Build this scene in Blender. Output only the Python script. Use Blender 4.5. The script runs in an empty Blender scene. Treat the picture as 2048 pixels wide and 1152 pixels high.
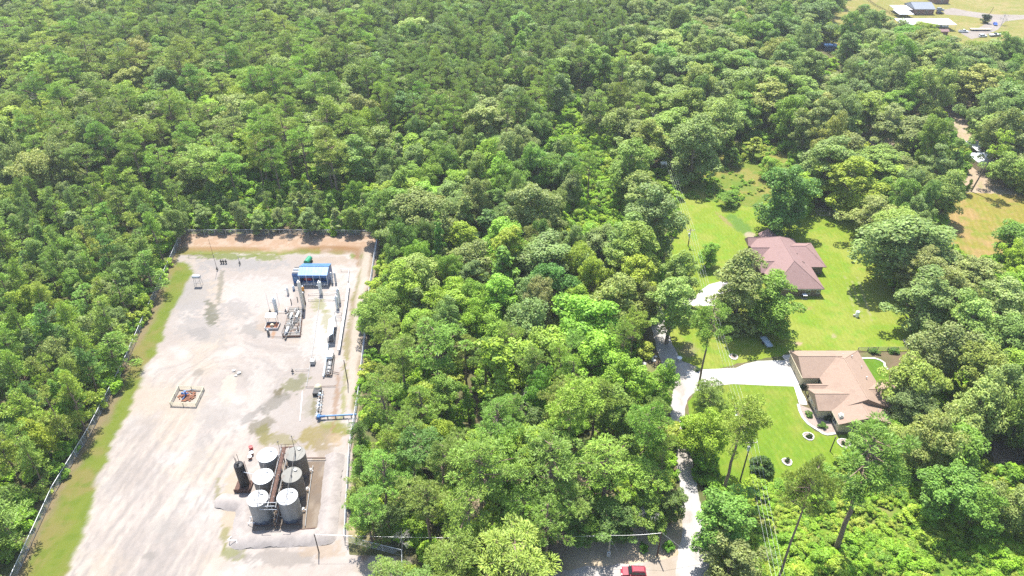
import bpy, math, random
import numpy as np
from mathutils import Vector

# ------------------------------------------------------------------ scene, camera, light
sc = bpy.context.scene
C = sc.collection
R = math.radians
F, PITCH, H = 1420.0, R(35.4), 118.0          # focal length in px of a 2048 px wide frame, tilt, flying height
SP, CP = math.sin(PITCH), math.cos(PITCH)
cd = bpy.data.cameras.new('camera'); cam = bpy.data.objects.new('camera', cd); C.objects.link(cam)
cd.sensor_width = 36.0; cd.lens = F/2048*36.0; cd.clip_start = 1.0; cd.clip_end = 6000.0
cam.location = (0, 0, H); cam.rotation_euler = (R(90)-PITCH, 0, 0)
sc.camera = cam

LDIR = Vector((0.09, -0.44, -1.0)).normalized()   # direction the sunlight travels
SUN_EL = math.asin(-LDIR.z); SUN_AZ = math.atan2(-LDIR.x, -LDIR.y)
w = bpy.data.worlds.new('World'); sc.world = w; w.use_nodes = True
nt = w.node_tree; nt.nodes.clear()
sky = nt.nodes.new('ShaderNodeTexSky'); sky.sky_type = 'NISHITA'; sky.sun_disc = False
sky.sun_elevation = SUN_EL; sky.sun_rotation = SUN_AZ % (2*math.pi); sky.altitude = 100; sky.air_density = 1.0; sky.dust_density = 1.2
bg = nt.nodes.new('ShaderNodeBackground'); bg.inputs[1].default_value = 0.15
wo = nt.nodes.new('ShaderNodeOutputWorld')
nt.links.new(sky.outputs[0], bg.inputs[0]); nt.links.new(bg.outputs[0], wo.inputs[0])
sd = bpy.data.lights.new('sun', 'SUN'); sd.energy = 5.0; sd.angle = R(0.5); sd.color = (1.0, 0.955, 0.88)
sun = bpy.data.objects.new('sun', sd); C.objects.link(sun)
sun.rotation_euler = LDIR.to_track_quat('-Z', 'Y').to_euler(); sun.location = (0, 150, 200)
sc.view_settings.view_transform = 'Standard'; sc.view_settings.look = 'None'
sc.view_settings.exposure = 1.15; sc.view_settings.gamma = 1.0; sc.view_settings.use_curve_mapping = False
sc.render.engine = 'CYCLES'
cy = sc.cycles
cy.max_bounces = 5; cy.diffuse_bounces = 3; cy.glossy_bounces = 2; cy.transmission_bounces = 3; cy.transparent_max_bounces = 6
cy.use_denoising = False
cy.volume_bounces = 0; cy.caustics_reflective = False; cy.caustics_refractive = False

rnd = random.Random(7); rng = np.random.default_rng(11)

# ------------------------------------------------------------------ coordinates: where a photo point lies on the ground
def gp(px, py, z=0.0):
    v = (py-576.0)/F; u = (px-1024.0)/F
    t = (H-z)/(SP+v*CP)
    return (u*t, t*(CP-v*SP))
def G(px, py, z=0.0):
    x, y = gp(px, py, z); return Vector((x, y, z))
def proj(x, y, z=0.0):
    d = H-z; zc = y*CP+d*SP
    return 1024+F*x/zc, 576+F*(d*CP-y*SP)/zc
def mpp(px, py, z=0.0):
    x, y = gp(px, py, z); return (y*CP+(H-z)*SP)/F
def height_at(bx, by, ty):
    x, y = gp(bx, by); v = (ty-576.0)/F
    return H-y*(v*CP+SP)/(CP-v*SP)

# ------------------------------------------------------------------ noise
def _hash(ix, iy, s):
    h = (ix.astype(np.int64)*374761393+iy.astype(np.int64)*668265263+s*1274126177) & 0xffffffff
    h = ((h ^ (h >> 13))*1274126177) & 0xffffffff
    return ((h ^ (h >> 16)) & 0xffff)/65535.0
def vnoise(x, y, s=0):
    x = np.asarray(x, float); y = np.asarray(y, float)
    ix = np.floor(x); iy = np.floor(y); fx = x-ix; fy = y-iy
    fx = fx*fx*(3-2*fx); fy = fy*fy*(3-2*fy)
    a = _hash(ix, iy, s); b = _hash(ix+1, iy, s); c = _hash(ix, iy+1, s); d = _hash(ix+1, iy+1, s)
    return (a*(1-fx)+b*fx)*(1-fy)+(c*(1-fx)+d*fx)*fy
def fbm(x, y, s=0, o=4):
    t = 0; a = .5; n = 0
    for k in range(o):
        t = t+a*vnoise(x, y, s+k*17); n += a; a *= .5; x = np.asarray(x)*2.03+5.1; y = np.asarray(y)*2.03+9.7
    return t/n
def sstep(a, b, x):
    t = np.clip((x-a)/(b-a), 0, 1); return t*t*(3-2*t)

# ------------------------------------------------------------------ mesh builder and things
def origin(o):
    v = Vector((0, 0, 0))
    while o is not None: v = v+Vector(o.location); o = o.parent
    return v
class MB:
    def __init__(s): s.v = []; s.f = []
    def add(s, vs, fs):
        n = len(s.v); s.v += [tuple(p) for p in vs]; s.f += [tuple(i+n for i in q) for q in fs]; return s
    def box(s, c, d, rz=0.0, taper=1.0):
        x, y, z = d[0]/2, d[1]/2, d[2]/2; cs, sn = math.cos(rz), math.sin(rz); vs = []
        for sz in (-1, 1):
            k = taper if sz > 0 else 1
            for sx, sy in ((-1, -1), (1, -1), (1, 1), (-1, 1)):
                a, b = sx*x*k, sy*y*k
                vs.append((c[0]+a*cs-b*sn, c[1]+a*sn+b*cs, c[2]+sz*z))
        return s.add(vs, [(3, 2, 1, 0), (4, 5, 6, 7), (0, 1, 5, 4), (1, 2, 6, 5), (2, 3, 7, 6), (3, 0, 4, 7)])
    def cyl(s, a, b, r, n=12, r2=None, caps=True):
        a = Vector(a); b = Vector(b); r2 = r if r2 is None else r2
        d = (b-a).normalized(); u = d.orthogonal().normalized(); w_ = d.cross(u)
        vs = []
        for p, q in ((a, r), (b, r2)):
            for k in range(n):
                t = 2*math.pi*k/n; vs.append(p+u*(q*math.cos(t))+w_*(q*math.sin(t)))
        fs = [(k, (k+1) % n, n+(k+1) % n, n+k) for k in range(n)]
        if caps: fs += [tuple(range(n-1, -1, -1)), tuple(range(n, 2*n))]
        return s.add(vs, fs)
    def tube(s, pts, r, n=6):
        for a, b in zip(pts[:-1], pts[1:]): s.cyl(a, b, r, n)
        return s
    def lathe(s, c, prof, n=24):
        vs = []; m = len(prof)
        for (r, z) in prof:
            for k in range(n):
                t = 2*math.pi*k/n; vs.append((c[0]+r*math.cos(t), c[1]+r*math.sin(t), c[2]+z))
        fs = [(i*n+k, i*n+(k+1) % n, (i+1)*n+(k+1) % n, (i+1)*n+k) for i in range(m-1) for k in range(n)]
        fs += [tuple(range(n-1, -1, -1)), tuple(range((m-1)*n, m*n))]
        return s.add(vs, fs)
    def dome(s, c, rx, rz, n=10, m=4):
        prof = [(rx*math.cos(math.pi/2*k/m), rz*math.sin(math.pi/2*k/m)) for k in range(m)]+[(rx*.05, rz)]
        return s.lathe(c, prof, n)
    def prism(s, poly, z0, z1):
        n = len(poly)
        vs = [(p[0], p[1], z0) for p in poly]+[(p[0], p[1], z1) for p in poly]
        return s.add(vs, [tuple(range(n-1, -1, -1)), tuple(range(n, 2*n))]+[(k, (k+1) % n, n+(k+1) % n, n+k) for k in range(n)])
    def slab(s, pts, t):            # a polygon in space, thickened downwards
        n = len(pts); vs = [tuple(p) for p in pts]+[(p[0], p[1], p[2]-t) for p in pts]
        return s.add(vs, [tuple(range(n)), tuple(range(2*n-1, n-1, -1))]+[(k, n+k, n+(k+1) % n, (k+1) % n) for k in range(n)])
    def build(s, name, mat, parent=None, smooth=False):
        o0 = origin(parent) if parent is not None else Vector((0, 0, 0))
        me = bpy.data.meshes.new(name)
        me.from_pydata([(p[0]-o0.x, p[1]-o0.y, p[2]-o0.z) for p in s.v], [], s.f)
        me.materials.append(mat)
        if smooth:
            me.polygons.foreach_set('use_smooth', [True]*len(me.polygons))
            try: me.set_sharp_from_angle(angle=R(40))
            except Exception: pass
        o = bpy.data.objects.new(name, me); C.objects.link(o)
        if parent is not None: o.parent = parent
        return o
def tag(o, label, cat, group=None, kind=None):
    if label: o['label'] = label
    if cat: o['category'] = cat
    if group: o['group'] = group
    if kind: o['kind'] = kind
    return o
def thing(name, label, cat, loc, group=None):
    o = bpy.data.objects.new(name, None); C.objects.link(o); o.empty_display_size = .3
    o.location = loc; return tag(o, label, cat, group)
def kids(o): return [c for c in bpy.data.objects if c.parent is o]
def copy_tree(o, parent=None, _k=None):
    c = o.copy(); C.objects.link(c)
    if parent is not None: c.parent = parent
    for ch in list(o.children): copy_tree(ch, c)
    return c
def B(): return MB()

# ------------------------------------------------------------------ materials
def mat_nodes(name):
    m = bpy.data.materials.new(name); m.use_nodes = True
    t = m.node_tree; t.nodes.clear()
    return m, t, t.nodes, t.links
def paint(name, col, rough=.6, metal=0.0, var=.18, scale=1.5, bump=0.0, dirt=None, dscale=.8, dlo=.5, dhi=.72, streak=False, spec=.4):
    m, t, N, L = mat_nodes(name)
    out = N.new('ShaderNodeOutputMaterial'); p = N.new('ShaderNodeBsdfPrincipled')
    p.inputs['Roughness'].default_value = rough; p.inputs['Metallic'].default_value = metal; p.inputs['Specular IOR Level'].default_value = spec
    tc = N.new('ShaderNodeTexCoord'); mp = N.new('ShaderNodeMapping')
    L.new(tc.outputs['Object'], mp.inputs['Vector'])
    if streak: mp.inputs['Scale'].default_value = (1, 1, .12)
    n = N.new('ShaderNodeTexNoise'); n.inputs['Scale'].default_value = scale; n.inputs['Detail'].default_value = 6; n.inputs['Roughness'].default_value = .65
    L.new(mp.outputs[0], n.inputs['Vector'])
    mr = N.new('ShaderNodeMapRange'); mr.inputs[1].default_value = .25; mr.inputs[2].default_value = .75
    mr.inputs[3].default_value = 1-var; mr.inputs[4].default_value = 1+var; L.new(n.outputs[0], mr.inputs[0])
    mx = N.new('ShaderNodeMix'); mx.data_type = 'RGBA'; mx.blend_type = 'MULTIPLY'; mx.inputs[0].default_value = 1
    mx.inputs[6].default_value = (*col, 1); cb = N.new('ShaderNodeCombineColor')
    for k in range(3): L.new(mr.outputs[0], cb.inputs[k])
    L.new(cb.outputs[0], mx.inputs[7]); colsock = mx.outputs[2]
    if dirt:
        n2 = N.new('ShaderNodeTexNoise'); n2.inputs['Scale'].default_value = dscale; n2.inputs['Detail'].default_value = 8; n2.inputs['Roughness'].default_value = .7
        L.new(mp.outputs[0], n2.inputs['Vector'])
        m2 = N.new('ShaderNodeMapRange'); m2.inputs[1].default_value = dlo; m2.inputs[2].default_value = dhi; L.new(n2.outputs[0], m2.inputs[0])
        mx2 = N.new('ShaderNodeMix'); mx2.data_type = 'RGBA'; mx2.inputs[7].default_value = (*dirt, 1)
        L.new(m2.outputs[0], mx2.inputs[0]); L.new(colsock, mx2.inputs[6]); colsock = mx2.outputs[2]
    L.new(colsock, p.inputs['Base Color'])
    if bump:
        b = N.new('ShaderNodeBump'); b.inputs['Strength'].default_value = bump; b.inputs['Distance'].default_value = .05
        L.new(n.outputs[0], b.inputs['Height']); L.new(b.outputs[0], p.inputs['Normal'])
    L.new(p.outputs[0], out.inputs[0]); return m
def sheet_mat(name, rough=.95, fine=.16, scale=1.3, bump=.25, scale2=6.0, gain=1.0):
    """colour painted per vertex ('Col') with a fine grain on top"""
    m, t, N, L = mat_nodes(name)
    out = N.new('ShaderNodeOutputMaterial'); p = N.new('ShaderNodeBsdfPrincipled'); p.inputs['Roughness'].default_value = rough
    p.inputs['Specular IOR Level'].default_value = .15
    at = N.new('ShaderNodeAttribute'); at.attribute_name = 'Col'
    tc = N.new('ShaderNodeTexCoord')
    n = N.new('ShaderNodeTexNoise'); n.inputs['Scale'].default_value = scale; n.inputs['Detail'].default_value = 8; n.inputs['Roughness'].default_value = .8
    n2 = N.new('ShaderNodeTexNoise'); n2.inputs['Scale'].default_value = scale2; n2.inputs['Detail'].default_value = 3
    L.new(tc.outputs['Object'], n.inputs['Vector']); L.new(tc.outputs['Object'], n2.inputs['Vector'])
    ad = N.new('ShaderNodeMath'); ad.operation = 'ADD'; L.new(n.outputs[0], ad.inputs[0]); L.new(n2.outputs[0], ad.inputs[1])
    mr = N.new('ShaderNodeMapRange'); mr.inputs[1].default_value = .6; mr.inputs[2].default_value = 1.4; mr.inputs[3].default_value = (1-fine)*gain; mr.inputs[4].default_value = (1+fine)*gain
    mr.clamp = False
    L.new(ad.outputs[0], mr.inputs[0])
    mx = N.new('ShaderNodeMix'); mx.data_type = 'RGBA'; mx.blend_type = 'MULTIPLY'; mx.inputs[0].default_value = 1
    cb = N.new('ShaderNodeCombineColor')
    for k in range(3): L.new(mr.outputs[0], cb.inputs[k])
    L.new(at.outputs['Color'], mx.inputs[6]); L.new(cb.outputs[0], mx.inputs[7]); L.new(mx.outputs[2], p.inputs['Base Color'])
    b = N.new('ShaderNodeBump'); b.inputs['Strength'].default_value = bump; b.inputs['Distance'].default_value = .12
    L.new(ad.outputs[0], b.inputs['Height']); L.new(b.outputs[0], p.inputs['Normal'])
    L.new(p.outputs[0], out.inputs[0]); return m
def leaf_mat(name, ramp, trans=.35, nscale=.35):
    """foliage: the object's own colour (or a random tone for scattered copies), leaf tint per vertex, translucent"""
    m, t, N, L = mat_nodes(name)
    out = N.new('ShaderNodeOutputMaterial')
    oi = N.new('ShaderNodeObjectInfo'); cr = N.new('ShaderNodeValToRGB')
    el = cr.color_ramp.elements; ramp = [(c_[0]*2.6, c_[1]*2.4, c_[2]*1.95) for c_ in ramp]
    el[0].position = 0; el[0].color = (*ramp[0], 1); el[1].position = 1; el[1].color = (*ramp[-1], 1)
    for k, c_ in enumerate(ramp[1:-1]):
        e = el.new((k+1)/(len(ramp)-1)); e.color = (*c_, 1)
    L.new(oi.outputs['Random'], cr.inputs[0])
    mx = N.new('ShaderNodeMix'); mx.data_type = 'RGBA'
    L.new(oi.outputs['Alpha'], mx.inputs[0]); L.new(cr.outputs[0], mx.inputs[6]); L.new(oi.outputs['Color'], mx.inputs[7])
    at = N.new('ShaderNodeAttribute'); at.attribute_name = 'tint'
    m2 = N.new('ShaderNodeMix'); m2.data_type = 'RGBA'; m2.blend_type = 'MULTIPLY'; m2.inputs[0].default_value = 1
    L.new(mx.outputs[2], m2.inputs[6]); L.new(at.outputs['Color'], m2.inputs[7])
    p = N.new('ShaderNodeBsdfPrincipled'); p.inputs['Roughness'].default_value = .5; p.inputs['Specular IOR Level'].default_value = .2
    tr = N.new('ShaderNodeBsdfTranslucent'); ms = N.new('ShaderNodeMixShader'); ms.inputs[0].default_value = trans
    g = N.new('ShaderNodeMix'); g.data_type = 'RGBA'; g.blend_type = 'MULTIPLY'; g.inputs[0].default_value = 1; g.inputs[7].default_value = (1.3, 1.3, .6, 1)
    L.new(m2.outputs[2], g.inputs[6])
    L.new(m2.outputs[2], p.inputs['Base Color']); L.new(g.outputs[2], tr.inputs['Color'])
    L.new(p.outputs[0], ms.inputs[1]); L.new(tr.outputs[0], ms.inputs[2]); L.new(ms.outputs[0], out.inputs[0])
    return m

M = {}
M['bark'] = paint('bark', (.17, .13, .10), .9, var=.35, scale=4, bump=.5)
M['pinebark'] = paint('pine_bark', (.20, .14, .105), .9, var=.4, scale=3, bump=.5)
M['deadwood'] = paint('dead_wood', (.42, .38, .36), .9, var=.25, scale=5)
M['galv'] = paint('galvanised_steel', (.50, .52, .54), .5, .15, var=.12, dirt=(.35, .33, .31))
M['steel'] = paint('grey_steel', (.36, .365, .36), .5, .2, var=.15, dirt=(.22, .19, .16))
M['tank'] = paint('grey_tank_paint', (.25, .253, .25), .5, .15, var=.10, scale=.8, dirt=(.14, .125, .105), dscale=.7, dlo=.52, dhi=.8, streak=True)
M['tankshade'] = paint('tank_bottom_band', (.10, .115, .15), .5, .1, var=.2, dirt=(.2, .15, .11), streak=True)  # shade tone painted on the tank feet, reused for manways; brown dirt streaks
M['tankdark'] = paint('weathered_tank_paint', (.20, .19, .175), .6, .1, var=.2, scale=.9, dirt=(.12, .085, .06), dscale=.8, dlo=.42, dhi=.75, streak=True)
M['roofsteel'] = paint('tank_roof_paint', (.17, .165, .145), .6, .05, var=.12, scale=.7, dirt=(.13, .075, .05), dscale=.5, dlo=.56, dhi=.72)
M['roofpale'] = paint('pale_grey_tank_roof', (.40, .41, .42), .45, .05, var=.08, scale=.7, dirt=(.30, .30, .29), dscale=.6)
M['roofwhite'] = paint('white_tank_roof', (.78, .79, .79), .5, .0, var=.06, dirt=(.6, .58, .54), dlo=.58, dhi=.8)
M['rust'] = paint('rusted_steel', (.095, .052, .038), .85, .1, var=.35, scale=2.5, dirt=(.15, .085, .06))
M['rustlight'] = paint('rust_orange_steel', (.21, .085, .045), .85, .1, var=.35, scale=2.5, dirt=(.10, .05, .03))
M['black'] = paint('black_steel', (.018, .019, .021), .5, .1, var=.3, dirt=(.05, .04, .035))
M['dark'] = paint('dark_steel', (.07, .068, .066), .6, .2, var=.3, dirt=(.13, .08, .05))
M['white'] = paint('white_paint', (.78, .79, .80), .45, 0, var=.06, dirt=(.55, .52, .48), dlo=.6, dhi=.85)
M['cream'] = paint('cream_paint', (.46, .42, .30), .6, 0, var=.12, dirt=(.40, .32, .2))
M['blue'] = paint('blue_paint', (.025, .11, .30), .45, 0, var=.12, dirt=(.05, .1, .18))
M['blueroof'] = paint('blue_roof_sheet', (.075, .175, .33), .45, .1, var=.1, scale=.8, dirt=(.13, .24, .38), dlo=.5, dhi=.7)
M['red'] = paint('red_paint', (.45, .03, .03), .5, 0, var=.1)
M['green'] = paint('green_paint', (.02, .22, .12), .5, 0, var=.15)
M['orange'] = paint('orange_paint', (.60, .26, .03), .6, 0, var=.15)
M['wood'] = paint('weathered_pole_wood', (.11, .08, .06), .9, 0, var=.3, scale=3, streak=True)
M['palewood'] = paint('pale_pole_wood', (.45, .38, .28), .9, 0, var=.2, scale=3, streak=True)
M['fencewood'] = paint('grey_fence_wood', (.30, .27, .23), .9, 0, var=.25, scale=3)
M['wire'] = paint('bare_wire', (.55, .56, .57), .4, .3, var=.05)
M['darkwire'] = paint('dark_cable', (.03, .03, .03), .6, 0, var=.05)
M['glass'] = paint('dark_glass', (.02, .028, .034), .12, 0, var=.1, spec=.6)
M['tyre'] = paint('tyre_rubber', (.02, .02, .02), .9, 0, var=.2)
M['concrete'] = paint('concrete', (.66, .64, .60), .9, 0, var=.07, scale=.9, bump=.1, dirt=(.55, .52, .47), dscale=.3)
M['kerb'] = paint('pale_kerb', (.46, .44, .41), .9, 0, var=.08, scale=2)
M['mulch'] = paint('bed_mulch', (.26, .21, .18), .95, 0, var=.35, scale=3, bump=.4)
M['roofA'] = paint('mauve_brown_shingle', (.235, .150, .138), .9, 0, var=.12, scale=3.0, bump=.15, dirt=(.195, .124, .113), dscale=.35)
M['roofB'] = paint('tan_brown_shingle', (.265, .188, .142), .9, 0, var=.12, scale=3.0, bump=.15, dirt=(.215, .150, .114), dscale=.35)
M['roofcap'] = paint('ridge_cap_shingle', (.31, .22, .165), .9, 0, var=.1, scale=3)
M['roofgrey'] = paint('blue_grey_shingle', (.20, .22, .25), .9, 0, var=.1, scale=2)
M['tanwall'] = paint('tan_siding', (.52, .45, .31), .8, 0, var=.06, scale=1.5)
M['trimwhite'] = paint('white_trim', (.72, .71, .66), .6, 0, var=.05)
M['tanhouse2'] = paint('brown_brick_far', (.22, .135, .105), .9, 0, var=.2, scale=3)
M['sheetmetal'] = paint('white_sheet_metal', (.60, .62, .64), .4, .1, var=.05, dirt=(.6, .6, .6), dscale=.3)
M['shed'] = paint('grey_shed_board', (.34, .31, .27), .85, 0, var=.15)
M['darkroof'] = paint('dark_shed_roof', (.10, .095, .09), .9, 0, var=.15)
M['palewash'] = paint('pale_blue_tarp', (.45, .53, .60), .6, 0, var=.1)
M['rock'] = paint('pale_rock', (.52, .50, .47), .95, 0, var=.2, scale=2, bump=.4)
M['grating'] = paint('steel_grating', (.13, .125, .115), .6, .2, var=.2, dirt=(.2, .13, .09))
M['copper'] = paint('brown_seat', (.28, .13, .08), .8, 0, var=.2)
def brick_mat():
    m, t, N, L = mat_nodes('mixed_brick')
    out = N.new('ShaderNodeOutputMaterial'); p = N.new('ShaderNodeBsdfPrincipled'); p.inputs['Roughness'].default_value = .9
    tc = N.new('ShaderNodeTexCoord'); v = N.new('ShaderNodeTexVoronoi'); v.inputs['Scale'].default_value = 3.2
    mp = N.new('ShaderNodeMapping'); mp.inputs['Scale'].default_value = (1, 1, 2.0); L.new(tc.outputs['Object'], mp.inputs[0]); L.new(mp.outputs[0], v.inputs['Vector'])
    cr = N.new('ShaderNodeValToRGB'); e = cr.color_ramp.elements; e[0].color = (.05, .035, .03, 1); e[1].color = (.30, .235, .17, 1)
    L.new(v.outputs['Color'], cr.inputs[0]); L.new(cr.outputs[0], p.inputs['Base Color']); L.new(p.outputs[0], out.inputs[0]); return m
M['brick'] = brick_mat()
PINE_RAMP = [(.082, .132, .030), (.062, .112, .032), (.098, .150, .034), (.054, .098, .034), (.086, .132, .040), (.07, .125, .03)]
BROAD_RAMP = [(.070, .125, .028), (.088, .130, .054), (.055, .105, .026), (.092, .125, .045), (.080, .150, .024), (.064, .105, .042), (.115, .150, .066)]
BUSH_RAMP = [(.11, .20, .022), (.085, .17, .02), (.14, .205, .03), (.06, .13, .022), (.15, .19, .04), (.095, .18, .02), (.075, .15, .025)]
M['needles'] = leaf_mat('pine_needles', PINE_RAMP, .24)
M['leaves'] = leaf_mat('broad_leaves', BROAD_RAMP, .28)
M['bushleaf'] = leaf_mat('bush_leaves', BUSH_RAMP, .36)
# ------------------------------------------------------------------ ground sheets
def poly_g(pp): return [gp(*p) for p in pp]
def sdf(poly, X, Y):
    """signed distance in metres to a ground polygon, positive inside"""
    n = len(poly); d = np.full(X.shape, 1e9); ins = np.zeros(X.shape, bool)
    for i in range(n):
        ax, ay = poly[i]; bx, by = poly[(i+1) % n]
        ex, ey = bx-ax, by-ay; L2 = ex*ex+ey*ey+1e-9
        t = np.clip(((X-ax)*ex+(Y-ay)*ey)/L2, 0, 1)
        d = np.minimum(d, (X-ax-t*ex)**2+(Y-ay-t*ey)**2)
        cnd = ((ay > Y) != (by > Y)) & (X < ex*(Y-ay)/(ey if abs(ey) > 1e-9 else 1e-9)+ax)
        ins ^= cnd
    d = np.sqrt(d); return np.where(ins, d, -d)
def dist_line(pts, X, Y):
    d = np.full(X.shape, 1e9)
    for (ax, ay), (bx, by) in zip(pts[:-1], pts[1:]):
        ex, ey = bx-ax, by-ay; t = np.clip(((X-ax)*ex+(Y-ay)*ey)/(ex*ex+ey*ey+1e-9), 0, 1)
        d = np.minimum(d, (X-ax-t*ex)**2+(Y-ay-t*ey)**2)
    return np.sqrt(d)
def add_mesh_attr(me, name, cols):
    a = me.color_attributes.new(name, 'FLOAT_COLOR', 'POINT')
    c4 = np.ones((len(cols), 4), np.float32); c4[:, :3] = cols; a.data.foreach_set('color', c4.ravel())
def sheet(name, box, step, field, color, z, mat, height=None):
    x0, x1, y0, y1 = box
    nx = int((x1-x0)/step)+1; ny = int((y1-y0)/step)+1
    X, Y = np.meshgrid(x0+np.arange(nx)*step, y0+np.arange(ny)*step); X = X.ravel(); Y = Y.ravel()
    f = field(X, Y); V = [np.stack([X, Y], 1)]
    idx = np.arange(nx*ny).reshape(ny, nx)
    a = idx[:-1, :-1].ravel(); b = idx[:-1, 1:].ravel(); c = idx[1:, 1:].ravel(); d = idx[1:, :-1].ravel()
    T = np.concatenate([np.stack([a, b, c], 1), np.stack([a, c, d], 1)])
    s = f[T] > 0; k = s.sum(1); faces = [tuple(t) for t in T[k == 3].tolist()]
    extra = []; cache = {}; n0 = nx*ny
    def cut(i, j):
        key = (i, j) if i < j else (j, i)
        if key not in cache:
            t = f[i]/(f[i]-f[j]); cache[key] = n0+len(extra)
            extra.append((X[i]+t*(X[j]-X[i]), Y[i]+t*(Y[j]-Y[i])))
        return cache[key]
    for t in T[(k == 1) | (k == 2)].tolist():
        p = []
        for q in range(3):
            i, j = t[q], t[(q+1) % 3]
            if f[i] > 0: p.append(i)
            if (f[i] > 0) != (f[j] > 0): p.append(cut(i, j))
        faces.append(tuple(p))
    P = np.concatenate([np.stack([X, Y], 1), np.array(extra).reshape(-1, 2)])
    used = np.unique(np.concatenate([np.array(q) for q in faces])) if faces else np.array([], int)
    remap = -np.ones(len(P), int); remap[used] = np.arange(len(used)); P = P[used]
    faces = [tuple(remap[i] for i in q) for q in faces]
    Z = np.full(len(P), z) if height is None else z+height(P[:, 0], P[:, 1])
    me = bpy.data.meshes.new(name); me.from_pydata(np.column_stack([P, Z]).tolist(), [], faces)
    add_mesh_attr(me, 'Col', color(P[:, 0], P[:, 1])); me.materials.append(mat)
    me.polygons.foreach_set('use_smooth', [True]*len(me.polygons))
    o = bpy.data.objects.new(name, me); C.objects.link(o); o['kind'] = 'structure'; return o
def projv(X, Y):
    zc = Y*CP+H*SP; return 1024+F*X/zc, 576+F*(H*CP-Y*SP)/zc
def mixc(a, b, t): return a*(1-t[:, None])+np.asarray(b)[None, :]*t[:, None]
def blob(px, py, cx, cy, rx, ry, ang=0):
    a = R(ang); dx = px-cx; dy = py-cy
    u = (dx*math.cos(a)+dy*math.sin(a))/rx; v = (-dx*math.sin(a)+dy*math.cos(a))/ry
    return np.clip(1-np.sqrt(u*u+v*v), 0, 1)

FM = sheet_mat('forest_floor', fine=.3, scale=.9)
FENCE_L = poly_g([(28, 1165), (110, 985), (180, 870), (250, 735), (300, 620), (340, 530), (366, 470)])
FENCE_B = poly_g([(366, 470), (560, 469), (756, 471)])
FENCE_R = poly_g([(756, 471), (740, 580), (718, 790), (700, 900), (690, 1083), (805, 1112), (806, 1165)])
PAD = [FENCE_L[0]]+FENCE_L[1:]+FENCE_B[1:]+FENCE_R[1:5]+[(-31.0, 79.0), (-19.0, 78.6), (-19, 58), (-100, 58)]
PAD_EDGE = poly_g([(40, 1420), (120, 1200), (150, 1110), (178, 1030), (203, 950), (232, 872), (268, 800), (300, 728), (332, 655), (362, 588), (384, 548), (378, 526), (356, 522), (360, 512), (470, 508), (700, 508), (716, 530),
                   (706, 600), (700, 660), (694, 740), (694, 800), (704, 835), (690, 1000), (684, 1080), (720, 1130), (740, 1420)])
LANE = poly_g([(1345, 1250), (1352, 1152), (1358, 1100), (1366, 1060), (1362, 1000), (1356, 940), (1350, 880), (1340, 820), (1345, 785), (1354, 748), (1328, 735), (1314, 700), (1300, 640), (1290, 600), (1280, 540), (1298, 540),
               (1316, 600), (1330, 640), (1345, 692), (1366, 724), (1398, 734), (1400, 772), (1374, 800), (1368, 835), (1376, 880), (1388, 935), (1398, 1000), (1412, 1060), (1424, 1110), (1440, 1165), (1450, 1250)])
ROAD = poly_g([(690, 1138), (800, 1150), (960, 1152), (1130, 1140), (1240, 1128), (1300, 1124), (1350, 1112), (1420, 1105), (1445, 1180), (1440, 1290), (690, 1290)])
DRIVE_B = poly_g([(1372, 744), (1400, 739), (1440, 737.5), (1472, 736), (1490, 728), (1515, 722), (1550, 721), (1570, 721), (1564, 713), (1566, 710), (1582, 709), (1592, 735), (1601, 768), (1588, 773), (1540, 771.5), (1465, 768), (1440, 771), (1400, 782), (1376, 778)])
DRIVE_A = poly_g([(1296, 614), (1340, 612), (1442, 612), (1475, 605), (1485, 575), (1462, 566), (1440, 563), (1418, 569), (1400, 582), (1390, 596), (1345, 594), (1292, 594)])
LAWN_A = poly_g([(1322, 345), (1345, 372), (1370, 396), (1440, 404), (1500, 413), (1530, 418), (1560, 440), (1640, 415), (1720, 440), (1770, 560), (1835, 640), (1835, 702), (1583, 702), (1560, 712), (1490, 724), (1440, 737), (1400, 738),
                 (1366, 722), (1345, 690), (1325, 610), (1330, 520), (1352, 470), (1340, 400)])
LAWN_B = poly_g([(1400, 772), (1465, 768), (1540, 771), (1590, 772), (1597, 812), (1606, 838), (1630, 862), (1665, 872), (1745, 862), (1730, 920), (1640, 960), (1560, 975), (1500, 982), (1450, 975), (1420, 960), (1400, 900), (1380, 860), (1376, 805)])
YARD_B = poly_g([(1718, 717), (1760, 716), (1776, 735), (1778, 768), (1740, 768), (1728, 740)])
MEADOW = poly_g([(1318, 335), (1345, 370), (1370, 397), (1440, 405), (1500, 414), (1534, 420), (1600, 360), (1560, 285), (1470, 285), (1400, 330)])
WEEDS = poly_g([(1470, 978), (1560, 972), (1620, 955), (1700, 950), (1800, 960), (1900, 1010), (2100, 1040), (2200, 1250), (1430, 1250), (1432, 1100), (1405, 1010), (1440, 985)])
DIRT_Y = poly_g([(1660, 235), (1740, 205), (1820, 170), (1880, 180), (1960, 250), (2060, 320), (2080, 400), (1935, 400), (1900, 340), (1800, 300), (1690, 290)])
GRASS_E = poly_g([(1895, 400), (1940, 385), (2070, 392), (2080, 520), (1925, 522), (1890, 470)])
FAR_LAWN = poly_g([(1640, 70), (1690, -60), (2260, -60), (2260, 60), (2100, 150), (1940, 110), (1850, 130), (1750, 70), (1700, 95), (1650, 120)])
FAR_PATH = poly_g([(1885, 20), (1905, 16), (1935, 22), (1990, 29), (2060, 30), (2160, 26), (2160, 34), (2050, 38), (2010, 43), (1995, 60), (1960, 75), (1880, 90), (1860, 70), (1950, 60), (1985, 40), (1930, 32), (1890, 29)])
HOUSE_CLEAR = poly_g([(1375, 735), (1470, 728), (1580, 690), (1840, 690), (1835, 745), (1800, 800), (1760, 850), (1640, 900), (1380, 800)])
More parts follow.
